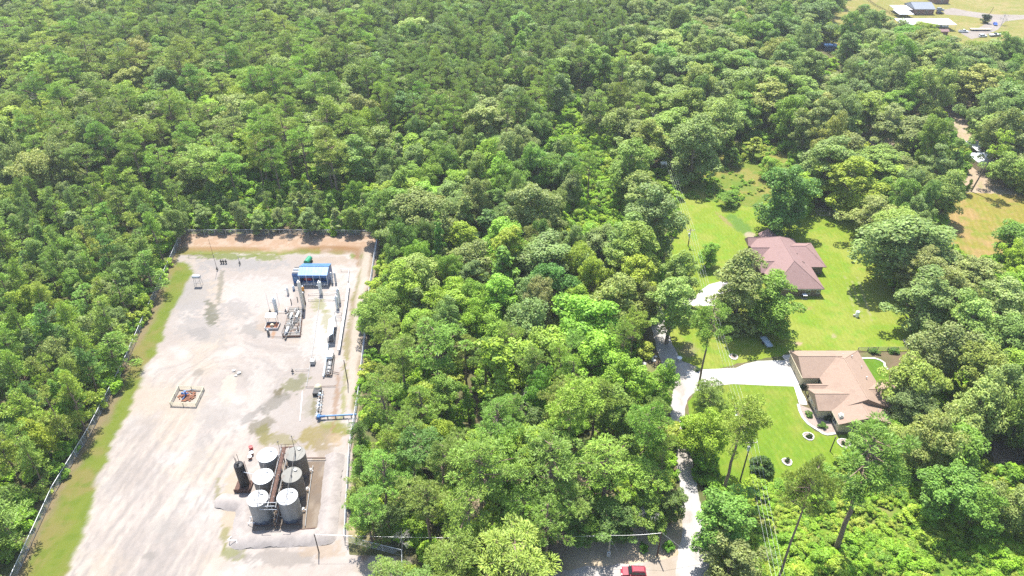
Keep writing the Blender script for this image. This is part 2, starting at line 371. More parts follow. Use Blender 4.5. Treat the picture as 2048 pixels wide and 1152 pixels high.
YARD_E = poly_g([(1990, 870), (2080, 870), (2120, 960), (1985, 940)])

# the ground: one sheet to the horizon
def ground_color(X, Y):
    n = fbm(X/9, Y/9, 3); n2 = fbm(X/2.2, Y/2.2, 8)
    c = np.tile(np.array([.085, .085, .036]), (len(X), 1))
    c = mixc(c, (.13, .095, .06), sstep(.45, .65, n)); c = mixc(c, (.09, .13, .03), sstep(.55, .75, n2)*.8)
    for (x_, y_, r_, c_) in [(3, 93, 22, (.30, .23, .16)), (20, 82, 20, (.46, .37, .27)), (-29, 90, 13, (.40, .30, .20)), (25, 128, 14, (.20, .24, .07))]:
        d = np.sqrt((X-x_)**2+((Y-y_)*1.6)**2); c = mixc(c, c_, sstep(r_, r_*.45, d+(n-.5)*14)*.75)
    return c
gx = np.unique(np.concatenate([np.arange(-1600, -420, 200), np.arange(-420, 421, 3.0), np.arange(440, 1641, 200)]))
gy = np.unique(np.concatenate([np.arange(-600, 20, 100), np.arange(20, 620, 3.0), np.arange(640, 2041, 200)]))
GX, GY = np.meshgrid(gx, gy); GX = GX.ravel(); GY = GY.ravel()
me = bpy.data.meshes.new('ground'); i_ = np.arange(len(GX)).reshape(len(gy), len(gx))
me.from_pydata(np.column_stack([GX, GY, np.zeros(len(GX))]).tolist(), [], np.stack([i_[:-1, :-1].ravel(), i_[:-1, 1:].ravel(), i_[1:, 1:].ravel(), i_[1:, :-1].ravel()], 1).tolist())
add_mesh_attr(me, 'Col', ground_color(GX, GY)); me.materials.append(FM)
o = bpy.data.objects.new('ground', me); C.objects.link(o); o['kind'] = 'structure'

GRASS_M = sheet_mat('mown_grass', fine=.22, scale=1.1, bump=.2, gain=.58)
GRAVEL_M = sheet_mat('pale_gravel', fine=.10, scale=1.6, bump=.22, scale2=9, gain=.41)
CONC_M = sheet_mat('driveway_concrete', fine=.05, scale=.8, bump=.05, gain=.66)
TY = gp(446, 775)
def pad_color(X, Y):
    px, py = projv(X, Y); n = fbm(X/6, Y/6, 21, 5); n2 = fbm(X/1.6, Y/1.6, 25, 4); n3 = fbm(X/.7, Y/.7, 29, 3); big = fbm(X/16, Y/16, 40, 4)
    c = np.tile(np.array([.64, .575, .535]), (len(X), 1))
    c = mixc(c, (.70, .66, .635), sstep(.40, .70, n)); c = mixc(c, (.50, .455, .43), sstep(.46, .70, big)*.7); c = mixc(c, (.55, .49, .45), sstep(.48, .66, n2)*.5)
    c = mixc(c, (.63, .54, .44), sstep(.54, .74, fbm(X/11, Y/11, 61, 4))*.6)
    # swept traffic streaks: rings round the turning circle, then long runs down the pad
    r = np.hypot(X-TY[0], (Y-TY[1])*.92)+(fbm(X/9, Y/9, 57, 3)-.5)*9; th = np.arctan2(Y-TY[1], X-TY[0])
    ring = .6*fbm(r*1.1, th*1.1, 51, 3)+.4*fbm(r*3.4, th*1.3, 52, 2); band = sstep(4, 8, r)*sstep(25, 17, r)*sstep(-.35, .25, th)
    c = mixc(c, (.42, .40, .39), sstep(.50, .66, ring)*band*.5); c = mixc(c, (.70, .67, .63), sstep(.47, .34, ring)*band*.45)
    ax = X-(-62)-(Y-80)*.16*np.sign(1); run = .6*fbm(ax*.9, Y*.09, 55, 4)+.4*fbm(ax*3.2, Y*.12, 56, 2); rb = sstep(126, 105, Y)*sstep(-97, -88, X)*sstep(-52, -60, X)
    c = mixc(c, (.43, .40, .385), sstep(.50, .66, run)*rb*.65); c = mixc(c, (.71, .665, .60), sstep(.47, .34, run)*rb*.6)
    # grey crusher-dust areas and stains
    def st(cx, cy_, rx, ry, col, k, ang=0, rough=.5):
        nonlocal c
        b = blob(px, py, cx, cy_, rx, ry, ang); c = mixc(c, col, sstep(.38, .54, b*1.1+(n2*.45+n3*.55-.5)*rough*3.2)*k*.85*sstep(0, .12, b))
    st(470, 528, 150, 20, (.42, .415, .42), .85); st(385, 590, 70, 70, (.44, .43, .43), .8); st(410, 660, 80, 55, (.45, .435, .43), .75)
    st(520, 590, 130, 60, (.66, .61, .595), .8, 0, .3); st(650, 655, 40, 110, (.70, .69, .68), .85, 8, .25); st(625, 680, 50, 60, (.68, .66, .64), .6)
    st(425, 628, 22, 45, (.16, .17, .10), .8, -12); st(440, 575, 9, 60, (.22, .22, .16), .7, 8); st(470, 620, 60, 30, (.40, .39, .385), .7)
    st(505, 660, 40, 22, (.36, .35, .34), .7); st(400, 668, 40, 20, (.36, .35, .345), .6)
    st(590, 768, 50, 24, (.24, .25, .12), .85, -25); st(556, 785, 18, 16, (.17, .15, .07), .9); st(548, 806, 60, 22, (.27, .26, .23), .8, -30)
    st(520, 852, 40, 24, (.24, .22, .16), .85, -20); st(527, 868, 22, 30, (.26, .25, .09), .9); st(505, 830, 60, 12, (.30, .285, .27), .75, -40)
    st(620, 815, 26, 34, (.35, .34, .26), .5); st(628, 815, 10, 24, (.24, .23, .10), .8, 10); st(560, 880, 70, 20, (.34, .31, .14), .8)
    st(640, 872, 75, 42, (.36, .30, .10), .95, -15, .35); st(668, 852, 45, 26, (.30, .33, .07), .75); st(668, 880, 25, 22, (.60, .47, .32), .8)
    st(520, 770, 40, 60, (.66, .63, .60), .6); st(455, 780, 28, 60, (.70, .65, .56), .75, 10, .3); st(478, 748, 14, 9, (.36, .33, .29), .8)
    st(395, 745, 16, 12, (.32, .30, .27), .7); st(392, 690, 60, 16, (.64, .57, .50), .5)
    st(440, 830, 80, 50, (.47, .445, .43), .6); st(400, 900, 25, 90, (.48, .455, .44), .6, 20); st(330, 1060, 60, 40, (.47, .45, .43), .5); st(296, 1113, 22, 18, (.36, .34, .32), .75)
    st(460, 1010, 28, 120, (.62, .52, .39), .85, 6, .3); st(435, 985, 8, 60, (.30, .29, .12), .8); st(468, 1105, 40, 26, (.27, .29, .09), .9, 20); st(450, 1070, 18, 36, (.30, .30, .10), .8)
    st(560, 1115, 130, 30, (.38, .35, .33), .8); st(640, 1100, 70, 30, (.56, .44, .33), .7); st(645, 940, 40, 140, (.40, .33, .25), .7, 4)
    st(547, 668, 7, 15, (.55, .27, .10), .8, 10); st(528, 655, 30, 14, (.60, .48, .38), .6)
    st(700, 660, 12, 120, (.34, .30, .12), .85, 8); st(672, 800, 9, 90, (.42, .27, .17), .8, 6); st(690, 780, 10, 80, (.34, .36, .09), .8, 4)
    st(640, 610, 22, 26, (.34, .36, .14), .75); st(655, 640, 18, 30, (.38, .38, .16), .6); st(635, 570, 60, 10, (.30, .27, .25), .7); st(600, 590, 22, 60, (.42, .37, .33), .5)
    # left verge of rough grass, bare strip under the fence
    e = sdf(PAD_EDGE, X, Y)+(n2-.5)*2.2+(n-.5)*2.5; v = sstep(.5, -.8, e)
    left = (px < 400+60*(n-.5)) | (py < 530)
    gr = np.tile(np.array([.235, .305, .045]), (len(X), 1)); gr = mixc(gr, (.31, .29, .09), sstep(.42, .66, n)); gr = mixc(gr, (.18, .27, .03), sstep(.5, .7, n2)*.7)
    df = dist_line(FENCE_L, X, Y); gr = mixc(gr, (.36, .27, .18), sstep(2.6, .8, df+(n-.5)*5)*.8)
    right = px > 640
    rt = np.tile(np.array([.44, .36, .27]), (len(X), 1)); rt = mixc(rt, (.62, .54, .46), sstep(.45, .62, n)); rt = mixc(rt, (.30, .30, .11), sstep(.55, .72, fbm(X/3, Y/9, 71))*.8)
    dr = dist_line(FENCE_R[:5], X, Y); rt = mixc(rt, (.70, .63, .56), sstep(1.6, .7, np.abs(dr-2.4+(n-.5)))*.8); rt = mixc(rt, (.40, .25, .15), sstep(1.3, .5, np.abs(dr-5.6+(n-.5)*2))*.85)
    verge = np.where(right[:, None], rt, gr)
    c = c*(1-v[:, None])+verge*v[:, None]
    # orange soil along the back fence
    tb = sstep(22, 6, (px*0+py)-487+(n-.5)*22)*sstep(455, 470, py); top = np.tile(np.array([.58, .41, .29]), (len(X), 1))
    top = mixc(top, (.64, .50, .39), sstep(.45, .65, n2)); top = mixc(top, (.40, .235, .12), sstep(.15, .6, blob(px, py, 660, 500, 110, 14))); top = mixc(top, (.50, .30, .18), sstep(.1, .5, blob(px, py, 450, 499, 130, 7)))
    c = c*(1-tb[:, None])+top*tb[:, None]
    st(455, 513, 110, 9, (.21, .27, .05), .95, 0, .4); st(535, 515, 50, 11, (.24, .29, .06), .9, 0, .4); st(660, 522, 90, 14, (.52, .42, .33), .6); st(705, 512, 10, 9, (.22, .30, .05), .9)
    st(440, 497, 150, 7, (.44, .30, .15), .6)
    return np.clip(c*(.93+.14*n3)[:, None]*np.array([1.03, 1.0, .955]), .01, .9)
sheet('gravel_pad', (-112, -15, 58, 198), .5, lambda X, Y: sdf(PAD, X, Y)+.6, pad_color, .006, GRAVEL_M)

def lawn_color(base, dry, lush, s=0, stripes=True):
    def fn(X, Y):
        n = fbm(X/8, Y/8, 80+s, 4); n2 = fbm(X/2, Y/2, 85+s, 4); n3 = fbm(X/.6, Y/1.4, 90+s, 3)
        c = np.tile(np.array(base, float), (len(X), 1))
        c = mixc(c, dry, sstep(.45, .66, n)*.8); c = mixc(c, np.asarray(dry)*.9, sstep(.58, .74, n3)*.5); c = mixc(c, lush, sstep(.5, .72, n2)*.6)
        if stripes:
            t = np.sin((X*.97+Y*.24)*2*math.pi/1.35+3*n); c = c*(1+.075*t)[:, None]
        return c*(.86+.28*n3)[:, None]
    return fn
def wob(poly, a=.5, s=0, k=2.0):
    return lambda X, Y: sdf(poly, X, Y)+(fbm(X/k, Y/k, 100+s, 4)-.5)*2*a
def la(X, Y):
    c = lawn_color((.235, .325, .030), (.31, .35, .06), (.18, .33, .026), 0)(X, Y); px, py = projv(X, Y)
    n2 = fbm(X/1.2, Y/1.2, 120, 3)
    for (cx, cy_, rx, ry, col, k, an) in [(1480, 450, 45, 18, (.13, .24, .04), .9, 35), (1450, 440, 30, 5, (.34, .25, .12), .7, 40), (1594, 687, 14, 5, (.50, .36, .25), .9, 0), (1612, 618, 20, 5, (.34, .25, .10), .7, -10),
                                           (1668, 672, 6, 5, (.42, .34, .2), .8, 0), (1730, 600, 3, 70, (.40, .37, .20), .7, -18), (1700, 590, 2.5, 60, (.38, .36, .18), .6, -16), (1715, 600, 2.5, 60, (.38, .36, .18), .6, -16), (1500, 470, 16, 8, (.5, .40, .30), .8, 0), (1375, 700, 30, 20, (.30, .25, .14), .8, 0), (1745, 705, 90, 6, (.26, .3, .06), .5, 0)]:
        b = blob(px, py, cx, cy_, rx, ry, an); c = mixc(c, col, sstep(.1, .5, b*2*n2)*k)
    return c
sheet('lawn', (22, 140, 118, 262), .6, wob(LAWN_A, .5, 1), la, .010, GRASS_M)
sheet('front_lawn', (24, 92, 84, 128), .5, wob(LAWN_B, .3, 2), lawn_color((.19, .30, .024), (.28, .32, .05), (.15, .28, .022), 5), .010, GRASS_M)
sheet('back_lawn', (80, 112, 112, 140), .5, wob(YARD_B, .1, 3), lawn_color((.13, .25, .018), (.17, .26, .025), (.11, .23, .016), 9), .010, GRASS_M)
sheet('meadow', (40, 130, 200, 300), .8, wob(MEADOW, 1.2, 4), lawn_color((.19, .25, .035), (.30, .27, .07), (.12, .24, .03), 12, False), .016, GRASS_M)
sheet('weed_field', (30, 130, 50, 105), 1.0, wob(WEEDS, 1.2, 5), lawn_color((.19, .30, .035), (.30, .29, .10), (.15, .26, .025), 15, False), .008, GRASS_M)
sheet('dirt_yard', (90, 260, 200, 380), 1.0, wob(DIRT_Y, 1.5, 6), lawn_color((.47, .36, .25), (.55, .44, .33), (.30, .31, .10), 18, False), .008, GRASS_M)
sheet('east_lawn', (115, 220, 170, 250), .8, wob(GRASS_E, 1.0, 7), lawn_color((.30, .27, .05), (.42, .28, .12), (.20, .28, .03), 22), .012, GRASS_M)
sheet('far_lawn', (170, 560, 300, 620), 1.6, wob(FAR_LAWN, 2.0, 8), lawn_color((.29, .27, .07), (.37, .30, .12), (.22, .26, .05), 26, False), .02, GRASS_M)
sheet('far_driveway', (260, 460, 340, 520), 1.2, wob(FAR_PATH, .5, 9), lawn_color((.52, .45, .39), (.56, .5, .44), (.46, .40, .33), 30, False), .04, GRAVEL_M)
sheet('side_yard', (80, 130, 92, 130), .8, wob(YARD_E, .6, 10), lawn_color((.45, .35, .26), (.5, .4, .32), (.17, .24, .03), 33, False), .012, GRASS_M)
def lane_color(X, Y):
    n = fbm(X/2.5, Y/4, 200, 4); n2 = fbm(X/.8, Y/.8, 205, 4); c = np.tile(np.array([.66, .62, .58]), (len(X), 1))
    c = mixc(c, (.50, .44, .38), sstep(.5, .7, n)*.7); c = mixc(c, (.72, .70, .68), sstep(.45, .3, n)*.6); return c*(.92+.16*n2)[:, None]
sheet('dirt_road', (-34, 40, 52, 92), .5, wob(ROAD, .8, 11), lambda X, Y: mixc(lane_color(X, Y)*1.15, (.62, .50, .38), sstep(.45, .7, fbm(X/7, Y/5, 210))*.8), .012, GRAVEL_M)
sheet('gravel_lane', (18, 46, 52, 182), .4, wob(LANE, .45, 12, 1.5), lambda X, Y: lane_color(X, Y)*1.2, .018, GRAVEL_M)
def conc_color(X, Y):
    n = fbm(X/3, Y/3, 220, 4); c = np.tile(np.array([.70, .68, .645]), (len(X), 1)); c = mixc(c, (.60, .56, .51), sstep(.45, .7, n)*.8); c = mixc(c, (.50, .46, .42), sstep(.55, .72, fbm(X/9, Y/.9, 222, 3))*.6); return c*np.where((np.abs(np.mod(X+.08*Y, 4.2)-2.1) < .14) | (np.abs(np.mod(Y, 4.4)-2.2) < .12), .86, 1.0)[:, None]
sheet('driveway', (36, 74, 118, 140), .25, lambda X, Y: sdf(DRIVE_B, X, Y), conc_color, .03, CONC_M)
sheet('upper_driveway', (24, 70, 145, 175), .25, lambda X, Y: sdf(DRIVE_A, X, Y), conc_color, .03, CONC_M)
# expansion joints, real grooves between the slabs, are below a pixel here; the slabs are one pour

# gravel containment dike round the tank battery
DIKE = poly_g([(549, 889), (606, 892), (672, 894), (663, 985), (653, 1073), (565, 1077), (482, 1081), (489, 1040), (494, 1008), (447, 1003)])
DIKE_IN = poly_g([(560, 893), (672, 894), (653, 1073), (482, 1081), (494, 1008), (520, 990)])
def dike_h(X, Y):
    n = fbm(X/2, Y/2, 300, 4); d = dist_line(DIKE, X, Y)
    return np.clip(1.0-(d/2.1)**1.7, 0, 1)*(.95+.2*(n-.5))+(fbm(X/.5, Y/.5, 310, 2)-.5)*.05
def dike_c(X, Y):
    n = fbm(X/1.5, Y/1.5, 305, 4)*.6+.4*fbm(X/.4, Y/.4, 306, 3); return mixc(np.tile(np.array([.68, .61, .565]), (len(X), 1)), (.57, .51, .475), sstep(.4, .65, n))
sheet('gravel_dike', (-62, -26, 76, 104), .3, lambda X, Y: 2.0+(fbm(X/1.5, Y/1.5, 302, 3)-.5)*1.0-dist_line(DIKE, X, Y), dike_c, -.02, GRAVEL_M, dike_h)
sheet('tank_yard_floor', (-62, -30, 78, 102), .4, lambda X, Y: sdf(DIKE_IN, X, Y), lambda X, Y: mixc(mixc(np.tile(np.array([.44, .36, .28]), (len(X), 1)), (.34, .26, .19), sstep(.45, .65, fbm(X/2, Y/4, 320))), (.27, .22, .18), sstep(.5, .7, fbm(X/.9, Y/2.5, 322))*.6), .02, GRAVEL_M)
# ------------------------------------------------------------------ tree shapes
def unit(a): return a/np.maximum(np.linalg.norm(a, axis=1, keepdims=True), 1e-9)
def puff_leaves(g, centers, radii, squash, dens, leaf, aspect=1.0, up=.75, jit=.5, radial=0.0, lowcut=-.45):
    """leaf sprays on the shells of many puffs: returns verts, quads, tints"""
    V = []; T = []
    for c, r in zip(centers, radii):
        n = max(8, int(dens*r*r)); d = unit(g.normal(size=(int(n*1.5), 3))); d = d[d[:, 2] > lowcut][:n]; n = len(d)
        rad = r*g.uniform(.62, 1.08, n)[:, None]; p = np.asarray(c)+d*rad*np.array([1, 1, squash])
        nor = unit(d*.9+np.array([0, 0, up])+g.normal(size=(n, 3))*jit)
        if radial: a1 = unit(d+g.normal(size=(n, 3))*.45+np.array([0, 0, .25]))
        else: a1 = unit(np.cross(nor, g.normal(size=(n, 3))))
        a2 = unit(np.cross(nor, a1)); s = (leaf*g.uniform(.55, 1.35, n))[:, None]
        q = np.stack([p-a1*s, p-a2*s*aspect*g.uniform(.6, 1, n)[:, None]+nor*s*.25, p+a1*s, p+a2*s*aspect*g.uniform(.6, 1, n)[:, None]+nor*s*.2], 1)
        V.append(q.reshape(-1, 3)); pt = g.uniform(.86, 1.14); t = pt*g.uniform(.72, 1.28, n)
        yel = g.uniform(.94, 1.10, n); T.append(np.repeat(np.stack([t*yel, t, t*g.uniform(.8, 1.1, n)], 1), 4, 0))
    V = np.concatenate(V); T = np.concatenate(T); Q = np.arange(len(V)).reshape(-1, 4)
    return V, Q, T
def leaf_mesh(name, V, Q, T, mat):
    me = bpy.data.meshes.new(name); me.vertices.add(len(V)); me.vertices.foreach_set('co', V.astype(np.float32).ravel())
    me.loops.add(len(Q)*4); me.loops.foreach_set('vertex_index', Q.astype(np.int32).ravel())
    me.polygons.add(len(Q)); me.polygons.foreach_set('loop_start', np.arange(0, len(Q)*4, 4, dtype=np.int32))
    me.update(calc_edges=True); add_mesh_attr(me, 'tint', T); me.materials.append(mat); me.validate(); return me
def limb_mesh(name, segs, mat, n=6):
    b = MB()
    for p, q, r, r2 in segs: b.cyl(p, q, r, n, r2, caps=False)
    me = bpy.data.meshes.new(name); me.from_pydata(b.v, [], b.f); me.materials.append(mat)
    me.polygons.foreach_set('use_smooth', [True]*len(me.polygons)); return me
def trunk_segs(g, h, r, lean=.03, n=6):
    pts = [np.array([0, 0, -.2])]; d = g.normal(size=2)*lean
    for k in range(1, n+1):
        pts.append(np.array([d[0]*h*k/n+g.normal()*.08, d[1]*h*k/n+g.normal()*.08, h*k/n]))
    return [(pts[k], pts[k+1], r*(1-.72*k/n), r*(1-.72*(k+1)/n)) for k in range(n)], pts
def ellip_centers(g, n, R, z0, z1, prof, inner=.45, mind=.9):
    out = []; tries = 0
    while len(out) < n and tries < n*60:
        tries += 1; u = g.uniform(0, 1)**.85; z = z0+(z1-z0)*u; rr = R*prof(u); a = g.uniform(0, 2*math.pi)
        k = g.uniform(inner, 1)**.6*rr; c = np.array([k*math.cos(a), k*math.sin(a), z])
        if all(np.linalg.norm(c-o) > mind for o in out): out.append(c)
    return np.array(out)
def limb_centers(g, n, R, z0, z1, prof, K, spread=.30, mind=.8, fill=.25):
    """puffs gathered round the ends of a few main limbs, so the outline is ragged and lets gaps through"""
    tips = ellip_centers(g, K, R, z0, z1, prof, .55, R*.5); out = []; tries = 0; wts = g.uniform(.5, 1.5, len(tips)); wts /= wts.sum()
    while len(out) < n and tries < n*50:
        tries += 1
        if g.random() < fill: c = ellip_centers(g, 1, R*.85, z0, z1, prof, .2, 0)[0]
        else:
            t = tips[g.choice(len(tips), p=wts)]; k = g.uniform(.72, 1.08); c = np.array([t[0]*k, t[1]*k, t[2]])+g.normal(size=3)*np.array([1, 1, .75])*R*spread
        c[2] = min(max(c[2], z0*.9), z1+.02*z1)
        if all(np.linalg.norm(c-o) > mind for o in out): out.append(c)
    return np.array(out)
PROTO = {}
def make_broad(key, seed, h, R, prof, base=.28, n=62, pr=(1.0, 1.75), leaf=.255, dens=86, mat='leaves', trunk=True, jit=.6, squash=.8):
    g = np.random.default_rng(seed)
    # a lobed outline: the radius swells and shrinks round the crown
    ph = g.uniform(0, 6.28, 4); cs = limb_centers(g, n, R*.86, h*base, h*.95, prof, int(g.integers(9, 14)), .24, .12*R, .3)
    for i, c in enumerate(cs):
        a = math.atan2(c[1], c[0]); k = 1+.13*math.sin(2*a+ph[0])+.10*math.sin(3*a+ph[1]+c[2]*.25)+.07*math.sin(5*a+ph[2]); cs[i, :2] *= k; cs[i, 2] += .05*h*math.sin(a+ph[3])
    rad = g.uniform(*pr, len(cs))*R/5.5
    V, Q, T = puff_leaves(g, cs, rad, squash, dens*(5.5/R)**1.2, leaf, .8, jit=jit)
    segs, pts = trunk_segs(g, h*.72, .020*h)
    for i in g.permutation(len(cs))[:16]:
        c = cs[i]; k = min(len(pts)-2, max(1, int(len(pts)*(c[2]/h-.25)/.72))); segs.append((pts[k], c*np.array([.9, .9, 1])-np.array([0, 0, .2]), .0065*h, .002*h))
    PROTO[key] = dict(crown=leaf_mesh('crown', V, Q, T, M[mat]), trunk=limb_mesh('trunk', segs, M['bark']), h=h, R=R, zc=h*(base+1)/2+.05*h)
def make_pine(key, seed, h, R, base=.5, n=46, pr=(.75, 1.25), prof=None, dens=150, leaf=.265, lean=.02):
    g = np.random.default_rng(seed); prof = prof or (lambda u: (math.sin(math.pi*min(1, .16+u*.80))**.75))
    segs, pts = trunk_segs(g, h*.97, .0125*h+.03, lean, 8); cs = limb_centers(g, n, R*.9, h*base, h*.97, prof, int(g.integers(10, 15)), .20, .15*R, .22)
    ph = g.uniform(0, 6.28, 2)
    def tx(z): k = min(len(pts)-2, max(0, int(z/(h*.97)*(len(pts)-1)))); t = z/(h*.97)*(len(pts)-1)-k; return pts[k]*(1-t)+pts[k+1]*t
    for i, c in enumerate(cs):
        a = math.atan2(c[1], c[0]); cs[i, :2] = cs[i, :2]*(1+.16*math.sin(2*a+ph[0])+.1*math.sin(3*a+ph[1]))+tx(c[2])[:2]
    rad = g.uniform(*pr, len(cs))*R/4.5
    V, Q, T = puff_leaves(g, cs, rad, .62, dens, leaf*R/4.5 if R > 3 else leaf*.75, .26, up=.85, jit=.4, radial=1.0, lowcut=-.25)
    for c in cs:
        z = max(h*base*.9, c[2]-.28*np.hypot(*(c[:2]-tx(c[2])[:2]))); segs.append((tx(z), c-np.array([0, 0, .15]), .0030*h, .0012*h))
    for k in range(4):
        z = h*g.uniform(base*.5, base); a = g.uniform(0, 6.28); l = g.uniform(.8, 2.0); segs.append((tx(z), tx(z)+np.array([l*math.cos(a), l*math.sin(a), .2]), .0022*h, .0008*h))
    PROTO[key] = dict(crown=leaf_mesh('crown', V, Q, T, M['needles']), trunk=limb_mesh('trunk', segs, M['pinebark']), h=h, R=R, zc=h*(base+1)/2)
def make_dead(key, seed, h, R):
    g = np.random.default_rng(seed); segs, pts = trunk_segs(g, h*.8, .016*h, .04, 6); tw = []
    def grow(p, d, l, r, lv):
        q = p+d*l; tw.append((p, q, r, r*.6))
        if lv == 0: return
        for _ in range(3 if lv > 1 else 4):
            nd = d+g.normal(size=3)*.55+np.array([0, 0, .12]); nd = nd/np.linalg.norm(nd); grow(p+d*l*g.uniform(.5, 1), nd, l*g.uniform(.5, .8), r*.58, lv-1)
    for k in range(13):
        a = g.uniform(0, 6.28); z = g.uniform(.35, .98); p = pts[int(z*(len(pts)-1))]; d = np.array([math.cos(a), math.sin(a), g.uniform(.1, .8)]); grow(p, d/np.linalg.norm(d), R*.42, .006*h, 3)
    PROTO[key] = dict(crown=limb_mesh('branches', tw, M['deadwood'], 4), trunk=limb_mesh('trunk', segs, M['deadwood']), h=h, R=R, zc=h*.6)
dome = lambda u: math.sqrt(max(.02, 1-(max(0, u-.35)/.68)**2))*(.62+.38*min(1, u/.35))
tall = lambda u: (.60+.40*math.sin(math.pi*min(1, .15+u*.7)))*(1 if u < .75 else max(.25, 1-((u-.75)/.3)**2*.85))
cone = lambda u: max(.12, 1-.88*u)**.8
flat = lambda u: .55+.45*math.sin(math.pi*(.1+.6*u))
for i in range(7): make_broad('oak%d' % i, 100+i, 17, 6.2, dome, .24, 66)
for i in range(7): make_broad('tall%d' % i, 120+i, 21, 4.9, tall, .20, 74, leaf=.245)
for i in range(2): make_broad('fine%d' % i, 140+i, 18, 6.6, dome, .22, 74, (1.0, 1.6), leaf=.22, dens=105, jit=.8)
for i in range(3): make_broad('gum%d' % i, 150+i, 13, 3.2, cone, .10, 46, (.9, 1.5), leaf=.27, dens=60)
for i in range(3): make_broad('bush%d' % i, 160+i, 3.2, 2.0, dome, .05, 20, (1.3, 2.3), leaf=.21, dens=60, mat='bushleaf')
for i in range(8): make_pine('pine%d' % i, 200+i, 25, 4.6, .44+.03*(i % 5), 50, (.62, 1.3))
for i in range(4): make_pine('young%d' % i, 220+i, 14, 2.9, .18, 44, (.85, 1.45), cone if i % 2 else (lambda u: max(.2, 1-.8*u**1.6)), dens=150, leaf=.34)
for i in range(3): make_pine('pinelone%d' % i, 260+i, 25, 4.6, .64, 64, (.6, 1.2), (lambda u: math.sin(math.pi*min(1, .2+u*.76))**.6), dens=175)
for i in range(3): make_broad('full%d' % i, 270+i, 20, 5.2, lambda u: (.80+.20*math.sin(math.pi*u))*(1 if u < .62 else max(.2, 1-((u-.62)/.42)**2*.85)), .06, 96, leaf=.24)
for i in range(3): make_dead('dead%d' % i, 240+i, 15, 5.0)

# ------------------------------------------------------------------ where trees stand
VIS = [
 [(20, 1165), (100, 1000), (150, 925), (190, 850), (252, 735), (302, 622), (338, 535), (366, 474), (755, 472), (752, 510), (735, 545), (712, 590), (698, 640), (697, 690), (702, 760), (716, 800), (716, 860), (698, 915), (688, 980), (687, 1082), (760, 1100), (806, 1112), (802, 1130), (722, 1122), (706, 1165)],
 [(1150, 1165), (1128, 1092), (1180, 1078), (1260, 1098), (1330, 1092), (1372, 1040), (1366, 940), (1386, 938), (1402, 1005), (1424, 1100), (1428, 1165)],
 [(1366, 735), (1398, 765), (1372, 800), (1350, 836), (1342, 800), (1355, 760)], [(1298, 632), (1332, 655), (1345, 705), (1362, 728), (1318, 732), (1305, 690)],
 [(1398, 740), (1500, 724), (1588, 700), (1712, 700), (1775, 716), (1780, 765), (1794, 800), (1745, 845), (1690, 856), (1645, 880), (1600, 905), (1592, 958), (1500, 952), (1452, 968), (1488, 880), (1476, 810), (1462, 770)],
 [(1335, 348), (1365, 392), (1480, 402), (1525, 430), (1555, 462), (1625, 462), (1640, 430), (1705, 446), (1714, 540), (1765, 600), (1795, 665), (1790, 702), (1585, 702), (1580, 640), (1600, 610), (1585, 545), (1500, 500), (1455, 510), (1440, 530), (1440, 612), (1395, 612), (1400, 570), (1408, 525), (1385, 490), (1360, 440), (1350, 390)],
 [(1442, 340), (1480, 325), (1510, 325), (1540, 345), (1535, 410), (1500, 408), (1420, 400), (1372, 396), (1362, 362), (1400, 362)],
 [(1720, 0), (2060, 0), (2060, 40), (2020, 50), (1985, 82), (1895, 72), (1858, 50), (1790, 36), (1745, 12)], [(1657, 50), (1682, 56), (1672, 105), (1640, 104), (1650, 80)], [(1670, 130), (1690, 128), (1680, 160)],
 [(1815, 205), (1858, 205), (1845, 235), (1812, 232)], [(1708, 250), (1735, 260), (1790, 272), (1770, 288), (1710, 270)], [(1900, 232), (1915, 235), (1965, 280), (1940, 290), (1895, 245)], [(1930, 348), (2004, 352), (1990, 385), (1945, 382)],
 [(1915, 410), (1960, 395), (2010, 420), (2000, 500), (1920, 510)], [(1905, 190), (1935, 190), (1935, 215), (1905, 215)], [(1960, 310), (2006, 310), (2008, 345), (1960, 345)],
 [(1500, 990), (1560, 985), (1640, 1000), (1700, 1010), (1780, 1000), (1840, 1060), (1930, 1090), (2060, 1100), (2060, 1165), (1550, 1165), (1500, 1060)],
 [(2008, 875), (2045, 870), (2060, 935), (2015, 932)], [(1318, 322), (1334, 322), (1332, 345), (1318, 345)], [(1296, 205), (1310, 205), (1308, 245), (1296, 250)], [(1672, 412), (1700, 412), (1690, 430), (1674, 430)],
 [(1162, 155), (1208, 150), (1212, 178), (1168, 190)], [(890, 160), (900, 160), (900, 165)], [(915, 808), (985, 800), (985, 835), (925, 830)], [(1183, 820), (1222, 822), (1218, 872), (1186, 872)],
 [(1108, 222), (1150, 215), (1160, 250), (1120, 268)], [(1182, 352), (1232, 345), (1240, 395), (1190, 402)], [(1140, 420), (1200, 405), (1248, 420), (1215, 450), (1150, 450)], [(1200, 268), (1225, 262), (1228, 290), (1205, 300)],
 [(2004, 428), (2016, 428), (2016, 470), (2004, 470)],
]
VISG = [np.array(v, float) for v in VIS]
def in_poly(v, px, py):
    ins = np.zeros(np.shape(px), bool); n = len(v)
    for i in range(n):
        ax, ay = v[i]; bx, by = v[(i+1) % n]
        if ay == by: continue
        ins ^= ((ay > py) != (by > py)) & (px < (bx-ax)*(py-ay)/(by-ay)+ax)
    return ins
_mx, _my = np.meshgrid(np.arange(-300, 2350, 4)+2.0, np.arange(-100, 1500, 4)+2.0)
VMASK = np.zeros(_mx.shape, bool)
for v in VISG: VMASK |= in_poly(v, _mx, _my)
